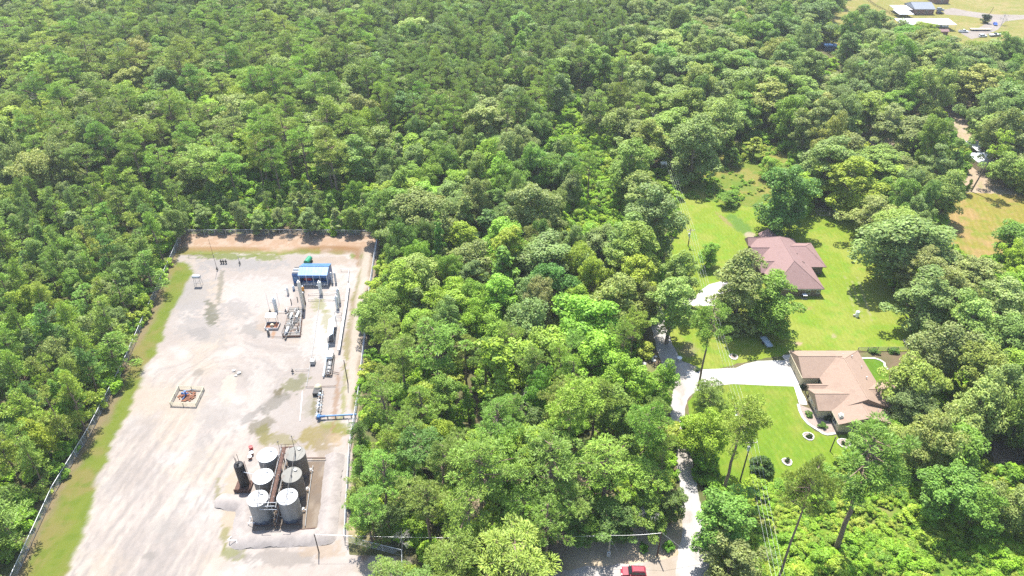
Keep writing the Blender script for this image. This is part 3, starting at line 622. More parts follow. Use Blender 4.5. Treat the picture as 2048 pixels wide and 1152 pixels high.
def hides_open(x, y, h, R, zb, k=.85):
    P = [(x, y, h*.97), (x, y, zb)]
    for a in range(8):
        t = a*math.pi/4
        for z, q in ((.45, 1), (.7, 1), (.25, .55), (.8, .5)): P.append((x+R*k*q*math.cos(t), y+R*k*q*math.sin(t), zb+(h-zb)*z))
    for p in P:
        a, b = proj(*p); i = int((b+100)//4); j = int((a+300)//4)
        if 0 <= i < VMASK.shape[0] and 0 <= j < VMASK.shape[1] and VMASK[i, j]: return True
    return False
TREES = []   # dicts: kind, x, y, s (scale), sz, tone, note
GRIDT = {}
def near(x, y, r, k):
    for i in range(int((x-16)//8), int((x+16)//8)+1):
        for j in range(int((y-16)//8), int((y+16)//8)+1):
            for t in GRIDT.get((i, j), ()):
                if math.hypot(t['x']-x, t['y']-y) < (t['r']+r)*k: return True
    return False
def put(kind, x, y, r, h, tone, note=None, label=None):
    p = PROTO[kind]; t = dict(kind=kind, x=x, y=y, r=r, h=h, sx=r/p['R'], sz=h/p['h'], tone=tone, note=note, label=label, rot=rnd.uniform(0, 6.28), lean=0)
    TREES.append(t); GRIDT.setdefault((int(x//8), int(y//8)), []).append(t); return t
# tones (albedo)
_g = lambda a, b, c: (a*2.65, b*2.45, c*1.95)
YG = _g(.105, .165, .022); MG = _g(.066, .125, .024); DG = _g(.046, .092, .024); GG = _g(.082, .120, .044); BG = _g(.094, .162, .024); OL = _g(.090, .132, .034); PG = _g(.106, .146, .050); AU = _g(.20, .155, .05); PY = _g(.096, .152, .032); PM = _g(.074, .125, .028); PD = _g(.052, .096, .030)
TONE_NAMES = {YG: 'yellow-green', MG: 'mid-green', DG: 'dark green', GG: 'grey-green', BG: 'bright green', OL: 'olive', PG: 'pale green', AU: 'orange-tinged', PY: 'yellow-green', PM: 'mid-green', PD: 'dark green'}
def crown_at(kind, px, py, wpx, h, tone, label=None, base=None):
    """a tree whose crown centre shows at (px, py), wpx wide; base pixel when the photo shows the foot of the trunk"""
    p = PROTO[kind]; zc = p['zc']/p['h']*h
    x, y = gp(*base) if base else gp(px, py, zc)
    r = wpx*.5*(y*CP+(H-zc)*SP)/F
    return put(kind, x, y, r, h, tone, 'hand', label)
HAND = [
 ('full0', 1575, 388, 100, 24, DG, 'tall dark-leaved tree standing alone on the lawn just behind the mauve-roofed house'),
 ('full1', 1392, 290, 100, 25, GG, 'broad grey-green tree beside the white raised box at the meadow edge'),
 ('full2', 1420, 508, 40, 8, BG, 'small bright round tree alone on the lawn beside the second utility pole'),
 ('full2', 1310, 440, 98, 25, GG, 'tall grey-green tree along the left edge of the upper lawn'),
 ('tall3', 1368, 545, 66, 18, PG, 'pale open tree at the left end of the upper concrete driveway'),
 ('full1', 1486, 568, 112, 22, GG, 'large dense tree left of the mauve-roofed house, the taller of the pair'),
 ('full0', 1550, 600, 98, 18, MG, 'round mid-green tree hiding the corner of the mauve-roofed house'),
 ('tall5', 1346, 606, 92, 20, PG, 'loose pale-green tree over the bend of the gravel lane below the upper driveway'),
 ('oak1', 1810, 480, 186, 20, GG, 'huge spreading grey-green oak at the right side of the wide lawn'),
 ('tall1', 1250, 760, 80, 19, BG, None), ('oak2', 1320, 760, 70, 12, BG, 'round dense green tree where the gravel lane meets the concrete driveway'),
 ('oak3', 1092, 715, 150, 17, BG, 'large bright green maple-like tree in the middle of the central wood'),
 ('oak4', 1170, 640, 150, 18, BG, None), ('oak2', 1065, 640, 110, 18, GG, None), ('tall0', 1240, 600, 110, 20, OL, None), ('tall2', 1275, 560, 80, 19, YG, None),
 ('fine1', 758, 620, 96, 14, OL, 'thin grey-branched tree leaning over the fence beside the long grey pipe rack'),
 ('fine0', 826, 545, 110, 15, PG, 'pale rounded tree right of the corner of the fenced compound'), ('gum1', 876, 495, 40, 17, DG, 'dark pointed tree just right of the compound corner'),
 ('oak0', 838, 430, 120, 19, GG, None), ('tall3', 790, 440, 80, 17, GG, None), ('oak1', 1068, 410, 100, 19, PG, None), ('oak3', 1010, 480, 100, 16, BG, None), ('oak4', 910, 590, 90, 14, YG, None),
 ('tall4', 1100, 520, 110, 18, GG, None), ('tall0', 1000, 590, 90, 16, BG, None), ('oak2', 990, 680, 90, 14, BG, None),
 ('gum2', 935, 795, 38, 13, MG, 'narrow upright tree standing clear in the small weedy clearing'),
 ('oak1', 845, 800, 100, 13, BG, None), ('tall1', 885, 790, 60, 15, MG, None),
 ('oak3', 1620, 30, 112, 20, DG, 'large dark green tree at the edge of the far lawn'), ('oak2', 1655, 60, 50, 12, BG, None),
 ('oak4', 1738, 215, 100, 17, OL, 'brownish-olive spreading tree above the bare dirt drive'), ('tall2', 1610, 260, 60, 20, GG, None), ('tall4', 1660, 325, 100, 22, GG, None), ('tall3', 1705, 360, 90, 20, YG, None),
 ('fine0', 1940, 370, 10, 6, OL, None), ('oak0', 1848, 58, 48, 10, YG, 'bright yellow-green tree in front of the far white carport'),
 ('oak3', 2020, 330, 70, 13, OL, None), ('tall0', 1850, 590, 110, 18, GG, None), ('oak1', 1880, 700, 120, 17, GG, None), ('oak2', 1940, 640, 120, 17, PG, None), ('tall3', 2000, 600, 100, 18, PG, None),
 ('oak4', 1830, 760, 110, 15, OL, None), ('oak0', 1960, 740, 110, 16, OL, None), ('fine1', 1830, 800, 90, 12, GG, None), ('oak3', 1795, 872, 84, 8, OL, None), ('oak1', 1738, 900, 70, 7, OL, None),
 ('oak2', 1925, 890, 130, 13, MG, None), ('tall1', 1900, 975, 100, 15, MG, None), ('oak4', 1960, 1010, 90, 12, MG, None), ('oak4', 2035, 1010, 90, 12, PG, None), ('oak0', 2030, 480, 90, 14, MG, None), ('oak2', 2040, 560, 80, 13, YG, None),
 ('tall0', 1150, 1042, 76, 8, DG, None), ('tall3', 1228, 1034, 90, 9, DG, None), ('tall6', 1300, 1022, 80, 9, MG, None), ('tall2', 1348, 1012, 56, 9, DG, None), ('oak5', 1085, 1062, 60, 6, MG, None), ('oak6', 1190, 1050, 60, 6, MG, None),
 ('oak3', 1465, 1120, 110, 11, GG, 'low grey-green tree at the near end of the lane, right side'), ('tall4', 1455, 1035, 112, 15, MG, 'broad dark tree right of the near end of the gravel lane'),
 ('tall0', 1230, 830, 90, 17, MG, None), ('oak1', 1460, 395, 44, 5, MG, 'dense round shrub at the edge of the upper meadow'), ('gum0', 1468, 310, 42, 8, MG, 'small conical tree in the upper meadow'), ('gum2', 1512, 290, 50, 10, BG, None), ('oak3', 1538, 330, 40, 8, BG, None),
]
for k, px, py, wd, h, tone, lab in HAND: crown_at(k, px, py, wd, h, tone, lab)
PINES = [
 ('pinelone0', 1404, 655, 82, 25, PM, 'tall slender pine with a long bare trunk at the mouth of the concrete driveway', (1396, 775)),
 ('pine1', 1430, 790, 76, 12, PM, 'short pine with a rounded crown on the grass below the driveway', (1415, 850)),
 ('pinelone2', 1425, 870, 112, 26, PY, 'tall pine leaning over the lane beside the near front lawn', (1447, 985)),
 ('pinelone1', 1752, 928, 175, 31, PM, 'tallest pine, its bare curved trunk rising out of the bright weeds', (1672, 1098)),
 ('pinelone0', 1642, 950, 100, 33, PM, 'tall pine with a long bare trunk beside the power lines at the near edge', (1552, 1165)),
 ('pinelone2', 1118, 815, 128, 25, PY, 'large pale-topped pine with a thick dark trunk beside the grey dead tree', (1132, 945)),
 ('pine0', 1190, 800, 84, 20, PY, None, None), ('pine1', 1295, 850, 100, 24, PM, None, None), ('pine2', 1215, 930, 140, 19, PY, None, None), ('pine3', 1095, 925, 150, 23, PM, None, None), ('pine4', 960, 930, 150, 24, PM, None, None), ('pine5', 1000, 860, 110, 21, PM, None, None),
 ('pine0', 1290, 960, 110, 14, PY, None, None), ('pine1', 820, 910, 120, 18, PD, None, None), ('pine2', 760, 950, 100, 17, PM, None, None), ('pine3', 740, 1010, 90, 15, PM, None, None), ('young0', 738, 1050, 70, 9, PM, None, None), ('young2', 720, 870, 50, 9, PD, None, None), ('young1', 722, 930, 60, 10, PM, None, None), ('young3', 712, 980, 50, 9, PM, None, None), ('young2', 775, 1040, 70, 10, PD, None, None), ('pine4', 850, 1000, 100, 18, PM, None, None),
 ('pine5', 940, 1010, 120, 20, PY, None, None), ('pine1', 1050, 1125, 180, 17, PY, 'broad pale pine crown at the near edge left of the red car', None), ('pine0', 905, 1125, 130, 16, PM, 'pine crown at the near edge between the fence corner and the broad pale pine', None), ('pine2', 765, 1150, 100, 12, PM, 'low pine crown at the near edge beside the compound gate fence', None),
 ('pine3', 1330, 900, 60, 19, PM, None, None), ('pine4', 1140, 1005, 110, 14, PM, None, None), ('pine5', 1050, 1010, 110, 15, PM, None, None),
 ('pine3', 870, 690, 120, 20, PM, None, None), ('pine1', 800, 700, 90, 17, PM, None, None), ('pine0', 1280, 215, 60, 22, PY, None, None), ('pine2', 1245, 130, 60, 22, PY, None, None), ('pine4', 1180, 330, 50, 20, PM, None, None),
]
for k, px, py, wd, h, tone, lab, base in PINES: crown_at(k, px, py, wd, h, tone, lab, base)
DEAD = [('dead0', 1045, 800, 60, 13, 'bare brownish-grey dead tree beside the large pale-topped pine'), ('dead1', 62, 210, 66, 18, 'bare grey dead tree among the pines far behind the compound'), ('dead2', 800, 1070, 46, 8, 'small bare dead tree behind the fence at the near corner of the compound'),
        ('dead0', 1300, 1030, 62, 10, 'bare dead tree with twisted white twigs above the two cable poles'), ('dead1', 1150, 1030, 60, 8, 'bleached dead shrub in the shade under the pines'), ('dead2', 680, 35, 26, 16, 'bare grey dead tree far back in the pine wood'),
        ('dead1', 1985, 175, 70, 17, 'pale leafless tree beside the old grey shed'), ('dead0', 745, 640, 60, 9, 'bare grey branches overhanging the compound fence'), ('dead2', 2010, 32, 24, 9, 'small leafless tree on the far lawn beside the blue car')]
for k, px, py, wd, h, lab in DEAD: t = crown_at(k, px, py, wd, h, (.4, .36, .34), lab)

def zone(px, py, x, y):
    if px < 0 and y < 230 or (px < 372 and y < 212): return 'left'
    if y >= 195 and y < 212 and px < 760: return 'row'
    if px < 760: return 'backpine'
    if px < 1240: return 'mid' if y < 250 else 'backmid'
    if px < 1420: return 'mid' if y < 160 else 'backright'
    return 'right' if y < 230 else 'backright'
def pick(z, px, py):
    u = rnd.random(); rr = rnd.uniform
    if z == 'left':
        if u < .74: return ('young%d' % rnd.randrange(4), rr(2.9, 4.7), rr(11, 18), rnd.choice([PY, PM, PM, PD, PY]))
        return ('oak%d' % rnd.randrange(7) if u < .9 else 'gum%d' % rnd.randrange(3), rr(2.6, 4.6), rr(9, 15), rnd.choice([YG, BG, BG, MG]))
    if z == 'row': return (rnd.choice(['gum0', 'gum1', 'gum2', 'tall0', 'oak1', 'young0']), rr(1.9, 3.0), rr(7, 11), rnd.choice([YG, OL, MG, YG, BG]))
    if z == 'backpine':
        if u < .58: return ('pine%d' % rnd.randrange(8), rr(4.6, 8.8), rr(19, 29), rnd.choice([PY, PM, PM, PY]))
        return (rnd.choice(['oak%d' % rnd.randrange(7), 'tall%d' % rnd.randrange(7), 'fine0', 'fine1']), rr(5.2, 9.8), rr(14, 23), rnd.choice([GG, GG, PG, MG, OL, YG, PG]))
    if z == 'mid':
        if py > 720 and u < .42: return ('pine%d' % rnd.randrange(8), rr(3.4, 4.8), rr(15, 21), rnd.choice([PY, PM, PM]))
        return (rnd.choice(['oak', 'oak', 'tall', 'gum'])+str(rnd.randrange(3)) if u < .9 else 'fine1', rr(3.4, 7.2), rr(11, 19), rnd.choice([BG, MG, GG, BG, YG, DG, GG]))
    if z == 'backmid':
        if u < .4: return ('pine%d' % rnd.randrange(8), rr(3.6, 4.8), rr(20, 25), rnd.choice([PY, PM, PM]))
        return (rnd.choice(['oak', 'tall', 'tall'])+str(rnd.randrange(7)) if u < .88 else 'fine0', rr(5.0, 9.2), rr(15, 22), rnd.choice([GG, GG, PG, MG, DG]))
    if z == 'backright': return (rnd.choice(['tall', 'tall', 'oak'])+str(rnd.randrange(7)) if u < .9 else 'fine1', rr(5.0, 9.4), rr(15, 24), rnd.choice([GG, PG, PG, MG, GG, OL]))
    return (rnd.choice(['oak', 'tall', 'oak'])+str(rnd.randrange(7)) if u < .88 else 'fine0', rr(4.0, 7.8), rr(10, 18), rnd.choice([GG, PG, OL, MG, GG, YG]))
_ox, _oy = np.meshgrid(np.arange(-420, 420)+.5, np.arange(40, 620)+.5)
OMASK = np.zeros(_ox.shape, bool)
for p in [PAD, LAWN_A, LAWN_B, DRIVE_B, DRIVE_A, LANE, WEEDS, MEADOW, GRASS_E, FAR_LAWN, HOUSE_CLEAR, poly_g([(1110, 1058), (1385, 1045), (1390, 1180), (1100, 1180)]), poly_g([(905, 835), (990, 820), (1000, 860), (930, 880)]), poly_g([(1180, 850), (1230, 840), (1235, 900), (1190, 905)])]: OMASK |= in_poly(np.array(p), _ox, _oy)
STRIP = poly_g([(1095, 215), (1160, 190), (1165, 150), (1215, 150), (1225, 250), (1250, 350), (1262, 470), (1145, 475), (1120, 380), (1165, 300), (1100, 265)])
STRIPMASK = in_poly(np.array(STRIP), _ox, _oy) | in_poly(np.array(poly_g([(905, 830), (1000, 815), (1005, 865), (925, 880)])), _ox, _oy) | in_poly(np.array(poly_g([(1178, 840), (1232, 835), (1238, 910), (1188, 910)])), _ox, _oy) | in_poly(np.array(poly_g([(1295, 195), (1318, 195), (1342, 345), (1365, 400), (1340, 400), (1322, 345)])), _ox, _oy)
def in_open(x, y):
    i = int(y-40); j = int(x+420); return 0 <= i < 580 and 0 <= j < 840 and bool(OMASK[i, j])
for n_try, kk in ((12000, .80), (9000, .64), (6000, .52)):
    for _ in range(n_try):
        yy = 60+(570-60)*rnd.random()**.85; half = (yy*CP+H*SP)/F*1024+38; xx = rnd.uniform(-half, half)
        px, py = proj(xx, yy, 0); z = zone(px, py, xx, yy); kind, r, h, tone = pick(z, px, py)
        if STRIPMASK[int(yy-40), int(xx+420)] and rnd.random() < .8: continue
        if near(xx, yy, r, kk) or in_open(xx, yy): continue
        if hides_open(xx, yy, h, r, PROTO[kind]['zc']/PROTO[kind]['h']*h*.6, .9 if z != 'left' else .75): continue
        put(kind, xx, yy, r, h, tone)
# a few odd ones

# ------------------------------------------------------------------ trees into the scene
def pxs(t):
    p = PROTO[t['kind']]; return proj(t['x'], t['y'], p['zc']/p['h']*t['h'])
def in_frame(t, m=0):
    a, b = pxs(t); return -m < a < 2048+m and -m < b < 1152+m
def famname(k): return 'pine' if k[:4] in ('pine', 'youn') else ('dead' if k[:4] == 'dead' else 'broad')
for t in TREES: t['px'], t['py'] = pxs(t); t['fam'] = famname(t['kind']); t['w'] = 2*t['r']*F/(t['y']*CP+(H-t['h']*.7)*SP)
solo = []
for fam, cap in (('pine', 286), ('broad', 286), ('dead', 50)):
    c_ = [t for t in TREES if t['fam'] == fam and in_frame(t, 0)]
    c_.sort(key=lambda t: -(t['w'] + (1e4 if t['note'] else 0))); solo += c_[:cap]
sid = set(id(t) for t in solo); rest = [t for t in TREES if id(t) not in sid]
def place(t):
    """words for where a tree stands"""
    px, py = t['px'], t['py']; x, y = t['x'], t['y']
    if py > 1095 and px < 1200: return 'at the near edge beside the dirt road'
    if px < 372 and y < 212:
        return 'left of the compound fence, '+('near end' if y < 105 else 'by the railed wellhead' if y < 130 else 'by the turning tracks' if y < 160 else 'back corner')
    if px < 770 and y < 222: return 'behind the back fence of the compound, '+('left half' if px < 560 else 'right half')
    if px < 770:
        d = 'just behind the fence row' if py > 330 else ('deeper in the wood' if py > 220 else 'far back in the wood')
        return d+(' beyond the left stand' if px < 280 else ' beyond the compound' if px < 560 else ' beyond the blue building')
    if px < 1360 and py > 380:
        c = 'beside the compound fence' if px < 860 else ('in the middle of the central wood' if px < 1120 else 'on the lane side of the central wood')
        return c+(', near the dirt road' if py > 930 else ', around the weedy clearing' if py > 760 else ', level with the upper house' if py > 560 else ', at its far end')
    if px < 1360: return ('between the wood and the power line' if px > 1150 else 'behind the central wood')+(', far back' if py < 200 else '')
    if px < 1500 and py > 600: return 'along the near part of the gravel lane'
    if py < 330 and px < 1700: return 'in the pale wood beyond the meadow'+(', far back' if py < 150 else '')
    if py < 210: return 'in the belt below the far lawn and carport'
    if py < 400: return 'round the bare dirt yard and its hip-roofed building'
    if py < 560: return 'on the right of the wide lawn'
    return 'in the grove right of the tan-roofed house'+(', its near side' if py > 880 else ', its far side' if py < 700 else '')
from collections import defaultdict
lab = defaultdict(list)
for t in solo:
    if t['label']: continue
    sz = 'small' if t['h'] < 10 else ('tall' if t['h'] > 20.5 else 'medium'); kind = 'pine' if t['fam'] == 'pine' else 'broadleaf tree'
    if t['kind'][:4] == 'youn': kind = 'bushy young pine'; sz = 'taller' if t['h'] > 14.5 else 'shorter'
    if t['kind'][:3] == 'gum': kind = 'pointed broadleaf tree'
    if t['kind'][:4] == 'fine': kind = 'feathery broadleaf tree'
    lab['%s %s %s %s' % (sz, TONE_NAMES[t['tone']], kind, place(t))].append(t)
ORD = ['leftmost', 'second from the left', 'third from the left', 'fourth from the left', 'fifth from the left', 'sixth from the left', 'seventh from the left', 'eighth from the left']+[w_+' from the left' for w_ in 'ninth tenth eleventh twelfth thirteenth fourteenth fifteenth sixteenth seventeenth eighteenth nineteenth twentieth twenty-first twenty-second twenty-third twenty-fourth twenty-fifth twenty-sixth'.split()]
def words_(s): return len(s.replace(',', ' ').split())
for k, ts in lab.items():
    ts.sort(key=lambda t: t['px'])
    for i, t in enumerate(ts):
        if len(ts) == 1: t['label'] = k
        else:
            q = k if words_(k) <= 12 else k.split(',')[0] if False else k
            t['label'] = '%s, %s' % (q, 'rightmost' if i == len(ts)-1 else ORD[min(i, 25)].replace('the ', '')) if len(ts) <= 27 else k
        wl = t['label'].split()
        if len(wl) > 16: t['label'] = ' '.join(x for x in wl if x not in ('the', 'of', 'its', 'a'))
        wl = t['label'].split()
        if len(wl) > 16: t['label'] = ' '.join(wl[:16])
for t in solo:
    p = PROTO[t['kind']]; fam = t['fam']
    nm, cat, grp = {'pine': ('pine_tree', 'pine tree', 'pine trees of the wood'), 'broad': ('broadleaf_tree', 'tree', 'broadleaf trees of the wood'), 'dead': ('dead_tree', 'dead tree', None)}[fam]
    if t['kind'][:4] == 'youn': grp = 'young pines along the left fence'
    root = thing(nm, t['label'], cat, (t['x'], t['y'], 0), grp)
    e_ = rnd.uniform(.88, 1.14); lean_ = .045 if t['note'] != 'hand' else .012
    root.rotation_euler = (rnd.uniform(-lean_, lean_), rnd.uniform(-lean_, lean_), t['rot']); root.scale = (t['sx']*e_, t['sx']/e_, t['sz'])
    for part in ('crown', 'trunk'):
        o = bpy.data.objects.new('branches' if fam == 'dead' and part == 'crown' else part, p[part]); C.objects.link(o); o.parent = root
        j = [c*rnd.uniform(.88, 1.12) for c in t['tone']] if part == 'crown' else (1, 1, 1)
        o.color = (*j, 1)
    t['root'] = root

def scatter(name, pts, mats_obj, label, kind='stuff'):
    """many copies too many to count as ONE object: points with instanced shapes"""
    me = bpy.data.meshes.new(name); me.from_pydata([(p[0], p[1], p[2]) for p in pts], [], [])
    def attr(n, ty, vals):
        a = me.attributes.new(n, ty, 'POINT'); a.data.foreach_set('vector' if ty == 'FLOAT_VECTOR' else 'value', np.array(vals, np.float32 if ty != 'INT' else np.int32).ravel())
    attr('kid', 'INT', [p[3] for p in pts]); attr('turn', 'FLOAT', [p[4] for p in pts]); attr('size', 'FLOAT_VECTOR', [p[5] for p in pts])
    o = bpy.data.objects.new(name, me); C.objects.link(o); o.color = (1, 1, 1, 0); o['kind'] = kind
    if label: o['label'] = label
    g = bpy.data.node_groups.new(name, 'GeometryNodeTree')
    g.interface.new_socket('Geometry', in_out='INPUT', socket_type='NodeSocketGeometry'); g.interface.new_socket('Geometry', in_out='OUTPUT', socket_type='NodeSocketGeometry')
    N = g.nodes; L = g.links; gi = N.new('NodeGroupInput'); go = N.new('NodeGroupOutput'); jn = N.new('GeometryNodeJoinGeometry')
    def na(n, ty):
        a = N.new('GeometryNodeInputNamedAttribute'); a.data_type = ty; a.inputs['Name'].default_value = n; return a.outputs['Attribute']
    kid = na('kid', 'INT'); turn = na('turn', 'FLOAT'); size = na('size', 'FLOAT_VECTOR')
    cx = N.new('ShaderNodeCombineXYZ'); L.new(turn, cx.inputs[2])
    for k, objs in enumerate(mats_obj):
        j2 = N.new('GeometryNodeJoinGeometry')
        for ob in objs:
            oi = N.new('GeometryNodeObjectInfo'); oi.inputs['Object'].default_value = ob; oi.transform_space = 'ORIGINAL'; L.new(oi.outputs['Geometry'], j2.inputs[0])
        cmp_ = N.new('FunctionNodeCompare'); cmp_.data_type = 'INT'; cmp_.operation = 'EQUAL'; L.new(kid, cmp_.inputs[2]); cmp_.inputs[3].default_value = k
        ip = N.new('GeometryNodeInstanceOnPoints'); L.new(gi.outputs[0], ip.inputs['Points']); L.new(cmp_.outputs[0], ip.inputs['Selection'])
        L.new(j2.outputs[0], ip.inputs['Instance']); L.new(cx.outputs[0], ip.inputs['Rotation']); L.new(size, ip.inputs['Scale']); L.new(ip.outputs[0], jn.inputs[0])
    L.new(jn.outputs[0], go.inputs[0]); md = o.modifiers.new('scatter', 'NODES'); md.node_group = g
    return o
SRC = {}
def src(kind):
    """two meshes of one kind of tree, for scattering"""
    if kind not in SRC:
        SRC[kind] = []
        for part in ('crown', 'trunk'): SRC[kind].append(bpy.data.objects.new(kind+'_'+part+'_source', PROTO[kind][part]))
    return SRC[kind]
keys = sorted(k for k in PROTO if not k.startswith('bush'))
scatter('forest', [(t['x'], t['y'], 0, keys.index(t['kind']), t['rot'], (t['sx']*rnd.uniform(.85, 1.15), t['sx']*rnd.uniform(.85, 1.15), t['sz'])) for t in rest], [src(k) for k in keys], 'dense mixed pine and broadleaf wood far behind and around the clearings')
# undergrowth: bushes on the wood floor, thick in the sunny gaps
ug = []
for _ in range(15000):
    yy = 64+(480-64)*rnd.random()**.8; half = (yy*CP+H*SP)/F*1024+10; xx = rnd.uniform(-half, half)
    if in_open(xx, yy): continue
    s = rnd.uniform(.45, 1.35)*(1.0 if yy < 200 else 1.25)
    a, b = proj(xx, yy, 2*s); i, j = int((b+100)//4), int((a+300)//4)
    hid = any(0 <= i+di < VMASK.shape[0] and 0 <= j+dj < VMASK.shape[1] and VMASK[i+di, j+dj] for di, dj in ((0, 0), (-4, 0), (4, 0), (0, 4), (0, -4)))
    if hid and not (890 < a < 1230 and 140 < b < 1000 and s < 1.0): continue
    ug.append((xx, yy, -.1, rnd.randrange(3), rnd.uniform(0, 6.28), (s*1.1, s*1.1, s*rnd.uniform(.7, 1.3))))
scatter('undergrowth', ug, [[src('bush%d' % k)[0]] for k in range(3)], 'tangled bushes and vines on the floor of the wood')
wd = []
for _ in range(8000):
    xx, yy = rnd.uniform(30, 125), rnd.uniform(56, 104)
    if not in_poly(np.array(WEEDS), np.array([xx]), np.array([yy]))[0]: continue
    n = float(fbm(np.array([xx/5]), np.array([yy/5]), 400)[0]); s = rnd.uniform(.14, .46)*(.35+1.4*n)*(1.7 if rnd.random() < .05 else 1)
    if n < .27 and rnd.random() < .6: continue
    wd.append((xx, yy, -.05, rnd.randrange(3), rnd.uniform(0, 6.28), (s*1.25, s*1.25, s)))
scatter('weeds', wd, [[src('bush%d' % k)[0]] for k in range(3)], 'bright green tangle of vines and weeds filling the near right corner')
mw = []
for _ in range(2200):
    xx, yy = rnd.uniform(42, 130), rnd.uniform(200, 290)
    if not in_poly(np.array(MEADOW), np.array([xx]), np.array([yy]))[0]: continue
    if float(fbm(np.array([xx/7]), np.array([yy/7]), 410)[0]) < .42: continue
    s = rnd.uniform(.12, .34); mw.append((xx, yy, -.05, rnd.randrange(3), rnd.uniform(0, 6.28), (s*1.4, s*1.4, s)))
scatter('meadow_weeds', mw, [[src('bush%d' % k)[0]] for k in range(3)], 'rough tall weeds in the unmown meadow above the lawn')

vt = []
for _ in range(9000):
    xx, yy = rnd.uniform(-30, 110), rnd.uniform(85, 420)
    if not STRIPMASK[int(yy-40), int(xx+420)]: continue
    n = float(fbm(np.array([xx/6]), np.array([yy/6]), 420)[0]); s = rnd.uniform(.35, .9)*(.5+n)*(1 if yy > 180 else .6)
    vt.append((xx, yy, -.05, rnd.randrange(3), rnd.uniform(0, 6.28), (s*1.2, s*1.2, s*rnd.uniform(.6, 1.5))))
o = scatter('vine_thicket', vt, [[src('bush%d' % k)[0]] for k in range(3)], 'bright yellow-green low vines and brush in the broken strip and gaps of the central wood')
o.color = (.30, .50, .05, .45)

# ------------------------------------------------------------------ houses
def roof_solid(b, x0, x1, y0, y1, ze, zr, axis='x', h0=0.0, h1=0.0, t=.2):
    if axis == 'x': ym = (y0+y1)/2; r0, r1 = (x0+h0, ym, zr), (x1-h1, ym, zr)
    else: xm = (x0+x1)/2; r0, r1 = (xm, y0+h0, zr), (xm, y1-h1, zr)
    e = [(x0, y0, ze), (x1, y0, ze), (x1, y1, ze), (x0, y1, ze)]; lo = [(p[0], p[1], ze-t) for p in e]
    vs = e+lo+[r0, r1]
    f = [(7, 6, 5, 4), (0, 4, 5, 1), (1, 5, 6, 2), (2, 6, 7, 3), (3, 7, 4, 0)]
    f += [(0, 1, 9, 8), (2, 3, 8, 9), (3, 0, 8), (1, 2, 9)] if axis == 'x' else [(1, 2, 9, 8), (3, 0, 8, 9), (0, 1, 8), (2, 3, 9)]
    b.add(vs, f); return e, r0, r1
def ridge_caps(b, e, r0, r1, axis, h0, h1):
    b.tube([r0, r1], .10, 6)
    if axis == 'x':
        if h0: b.tube([e[0], r0], .09, 6); b.tube([e[3], r0], .09, 6)
        if h1: b.tube([e[1], r1], .09, 6); b.tube([e[2], r1], .09, 6)
    else:
        if h0: b.tube([e[0], r0], .09, 6); b.tube([e[1], r0], .09, 6)
        if h1: b.tube([e[2], r1], .09, 6); b.tube([e[3], r1], .09, 6)
def add_roof(root, spec, mat, capmat=None):
    r = B(); e, r0, r1 = roof_solid(r, *spec); o = r.build('roof', mat, root)
    if capmat:
        c = B(); ax = spec[6] if len(spec) > 6 else 'x'; h0 = spec[7] if len(spec) > 7 else 0; h1 = spec[8] if len(spec) > 8 else 0
        ridge_caps(c, e, r0, r1, ax, h0, h1); c.build('ridge_cap', capmat, o)
    # shingle courses: low steps across the long slopes
    return o
def window(root, c, wdt, hgt, face, frame='trimwhite', panes=2):
    """a framed window standing proud of a wall; face is the outward direction W, S, E or N"""
    x, y, z = c; f = B(); g = B()
    hx = face in 'NS'
    def bx(bb, u, v, su, sv, d, off):
        s = {'W': -1, 'S': -1, 'E': 1, 'N': 1}[face]
        bb.box((x+u, y+s*off, z+v) if hx else (x+s*off, y+u, z+v), (su, d, sv) if hx else (d, su, sv))
    bx(f, 0, hgt/2, wdt+.16, .08, .10, .03); bx(f, 0, -hgt/2, wdt+.2, .08, .14, .03)
    for u in [-wdt/2, wdt/2]: bx(f, u, 0, .08, hgt, .10, .03)
    for k in range(1, panes): bx(f, -wdt/2+wdt*k/panes, 0, .05, hgt-.1, .08, .035)
    bx(g, 0, 0, wdt, hgt, .04, .015)
    o = f.build('window', M[frame], root); g.build('pane', M['glass'], o); return o

# the near house with the tan-brown roof
h = thing('house', 'tan-sided house with a tan-brown gabled roof at the end of the white concrete driveway', 'house', (78, 122, 0))
b = B()
b.box((74.3, 130, 1.45), (9.8, 9.2, 2.9)); b.box((79.5, 124.8, 1.45), (11.8, 19.2, 2.894)); b.box((78.3, 112.7, 1.45), (11.6, 4.4, 2.888)); b.box((84.5, 119, 1.45), (8.4, 8.0, 2.882)); b.box((72.6, 117.8, 1.45), (6.0, 6.2, 2.876))
def gable_w(bb, x, y0, y1, z0, z1, t=.3): bb.add([(x, y0, z0), (x, y1, z0), (x, (y0+y1)/2, z1), (x+t, y0, z0), (x+t, y1, z0), (x+t, (y0+y1)/2, z1)], [(0, 2, 1), (3, 4, 5), (0, 1, 4, 3), (1, 2, 5, 4), (2, 0, 3, 5)])
def gable_s(bb, y, x0, x1, z0, z1, t=.3): bb.add([(x0, y, z0), (x1, y, z0), ((x0+x1)/2, y, z1), (x0, y+t, z0), (x1, y+t, z0), ((x0+x1)/2, y+t, z1)], [(0, 1, 2), (3, 5, 4), (0, 3, 4, 1), (1, 4, 5, 2), (2, 5, 3, 0)])
gable_w(b, 69.4, 125.6, 134.4, 2.9, 5.25); gable_s(b, 110.5, 72.6, 84.0, 2.9, 4.85); gable_w(b, 69.6, 114.8, 120.8, 2.9, 4.45); gable_s(b, 115.0, 74.0, 85.0, 2.9, 5.6)
b.build('wall', M['tanwall'], h)
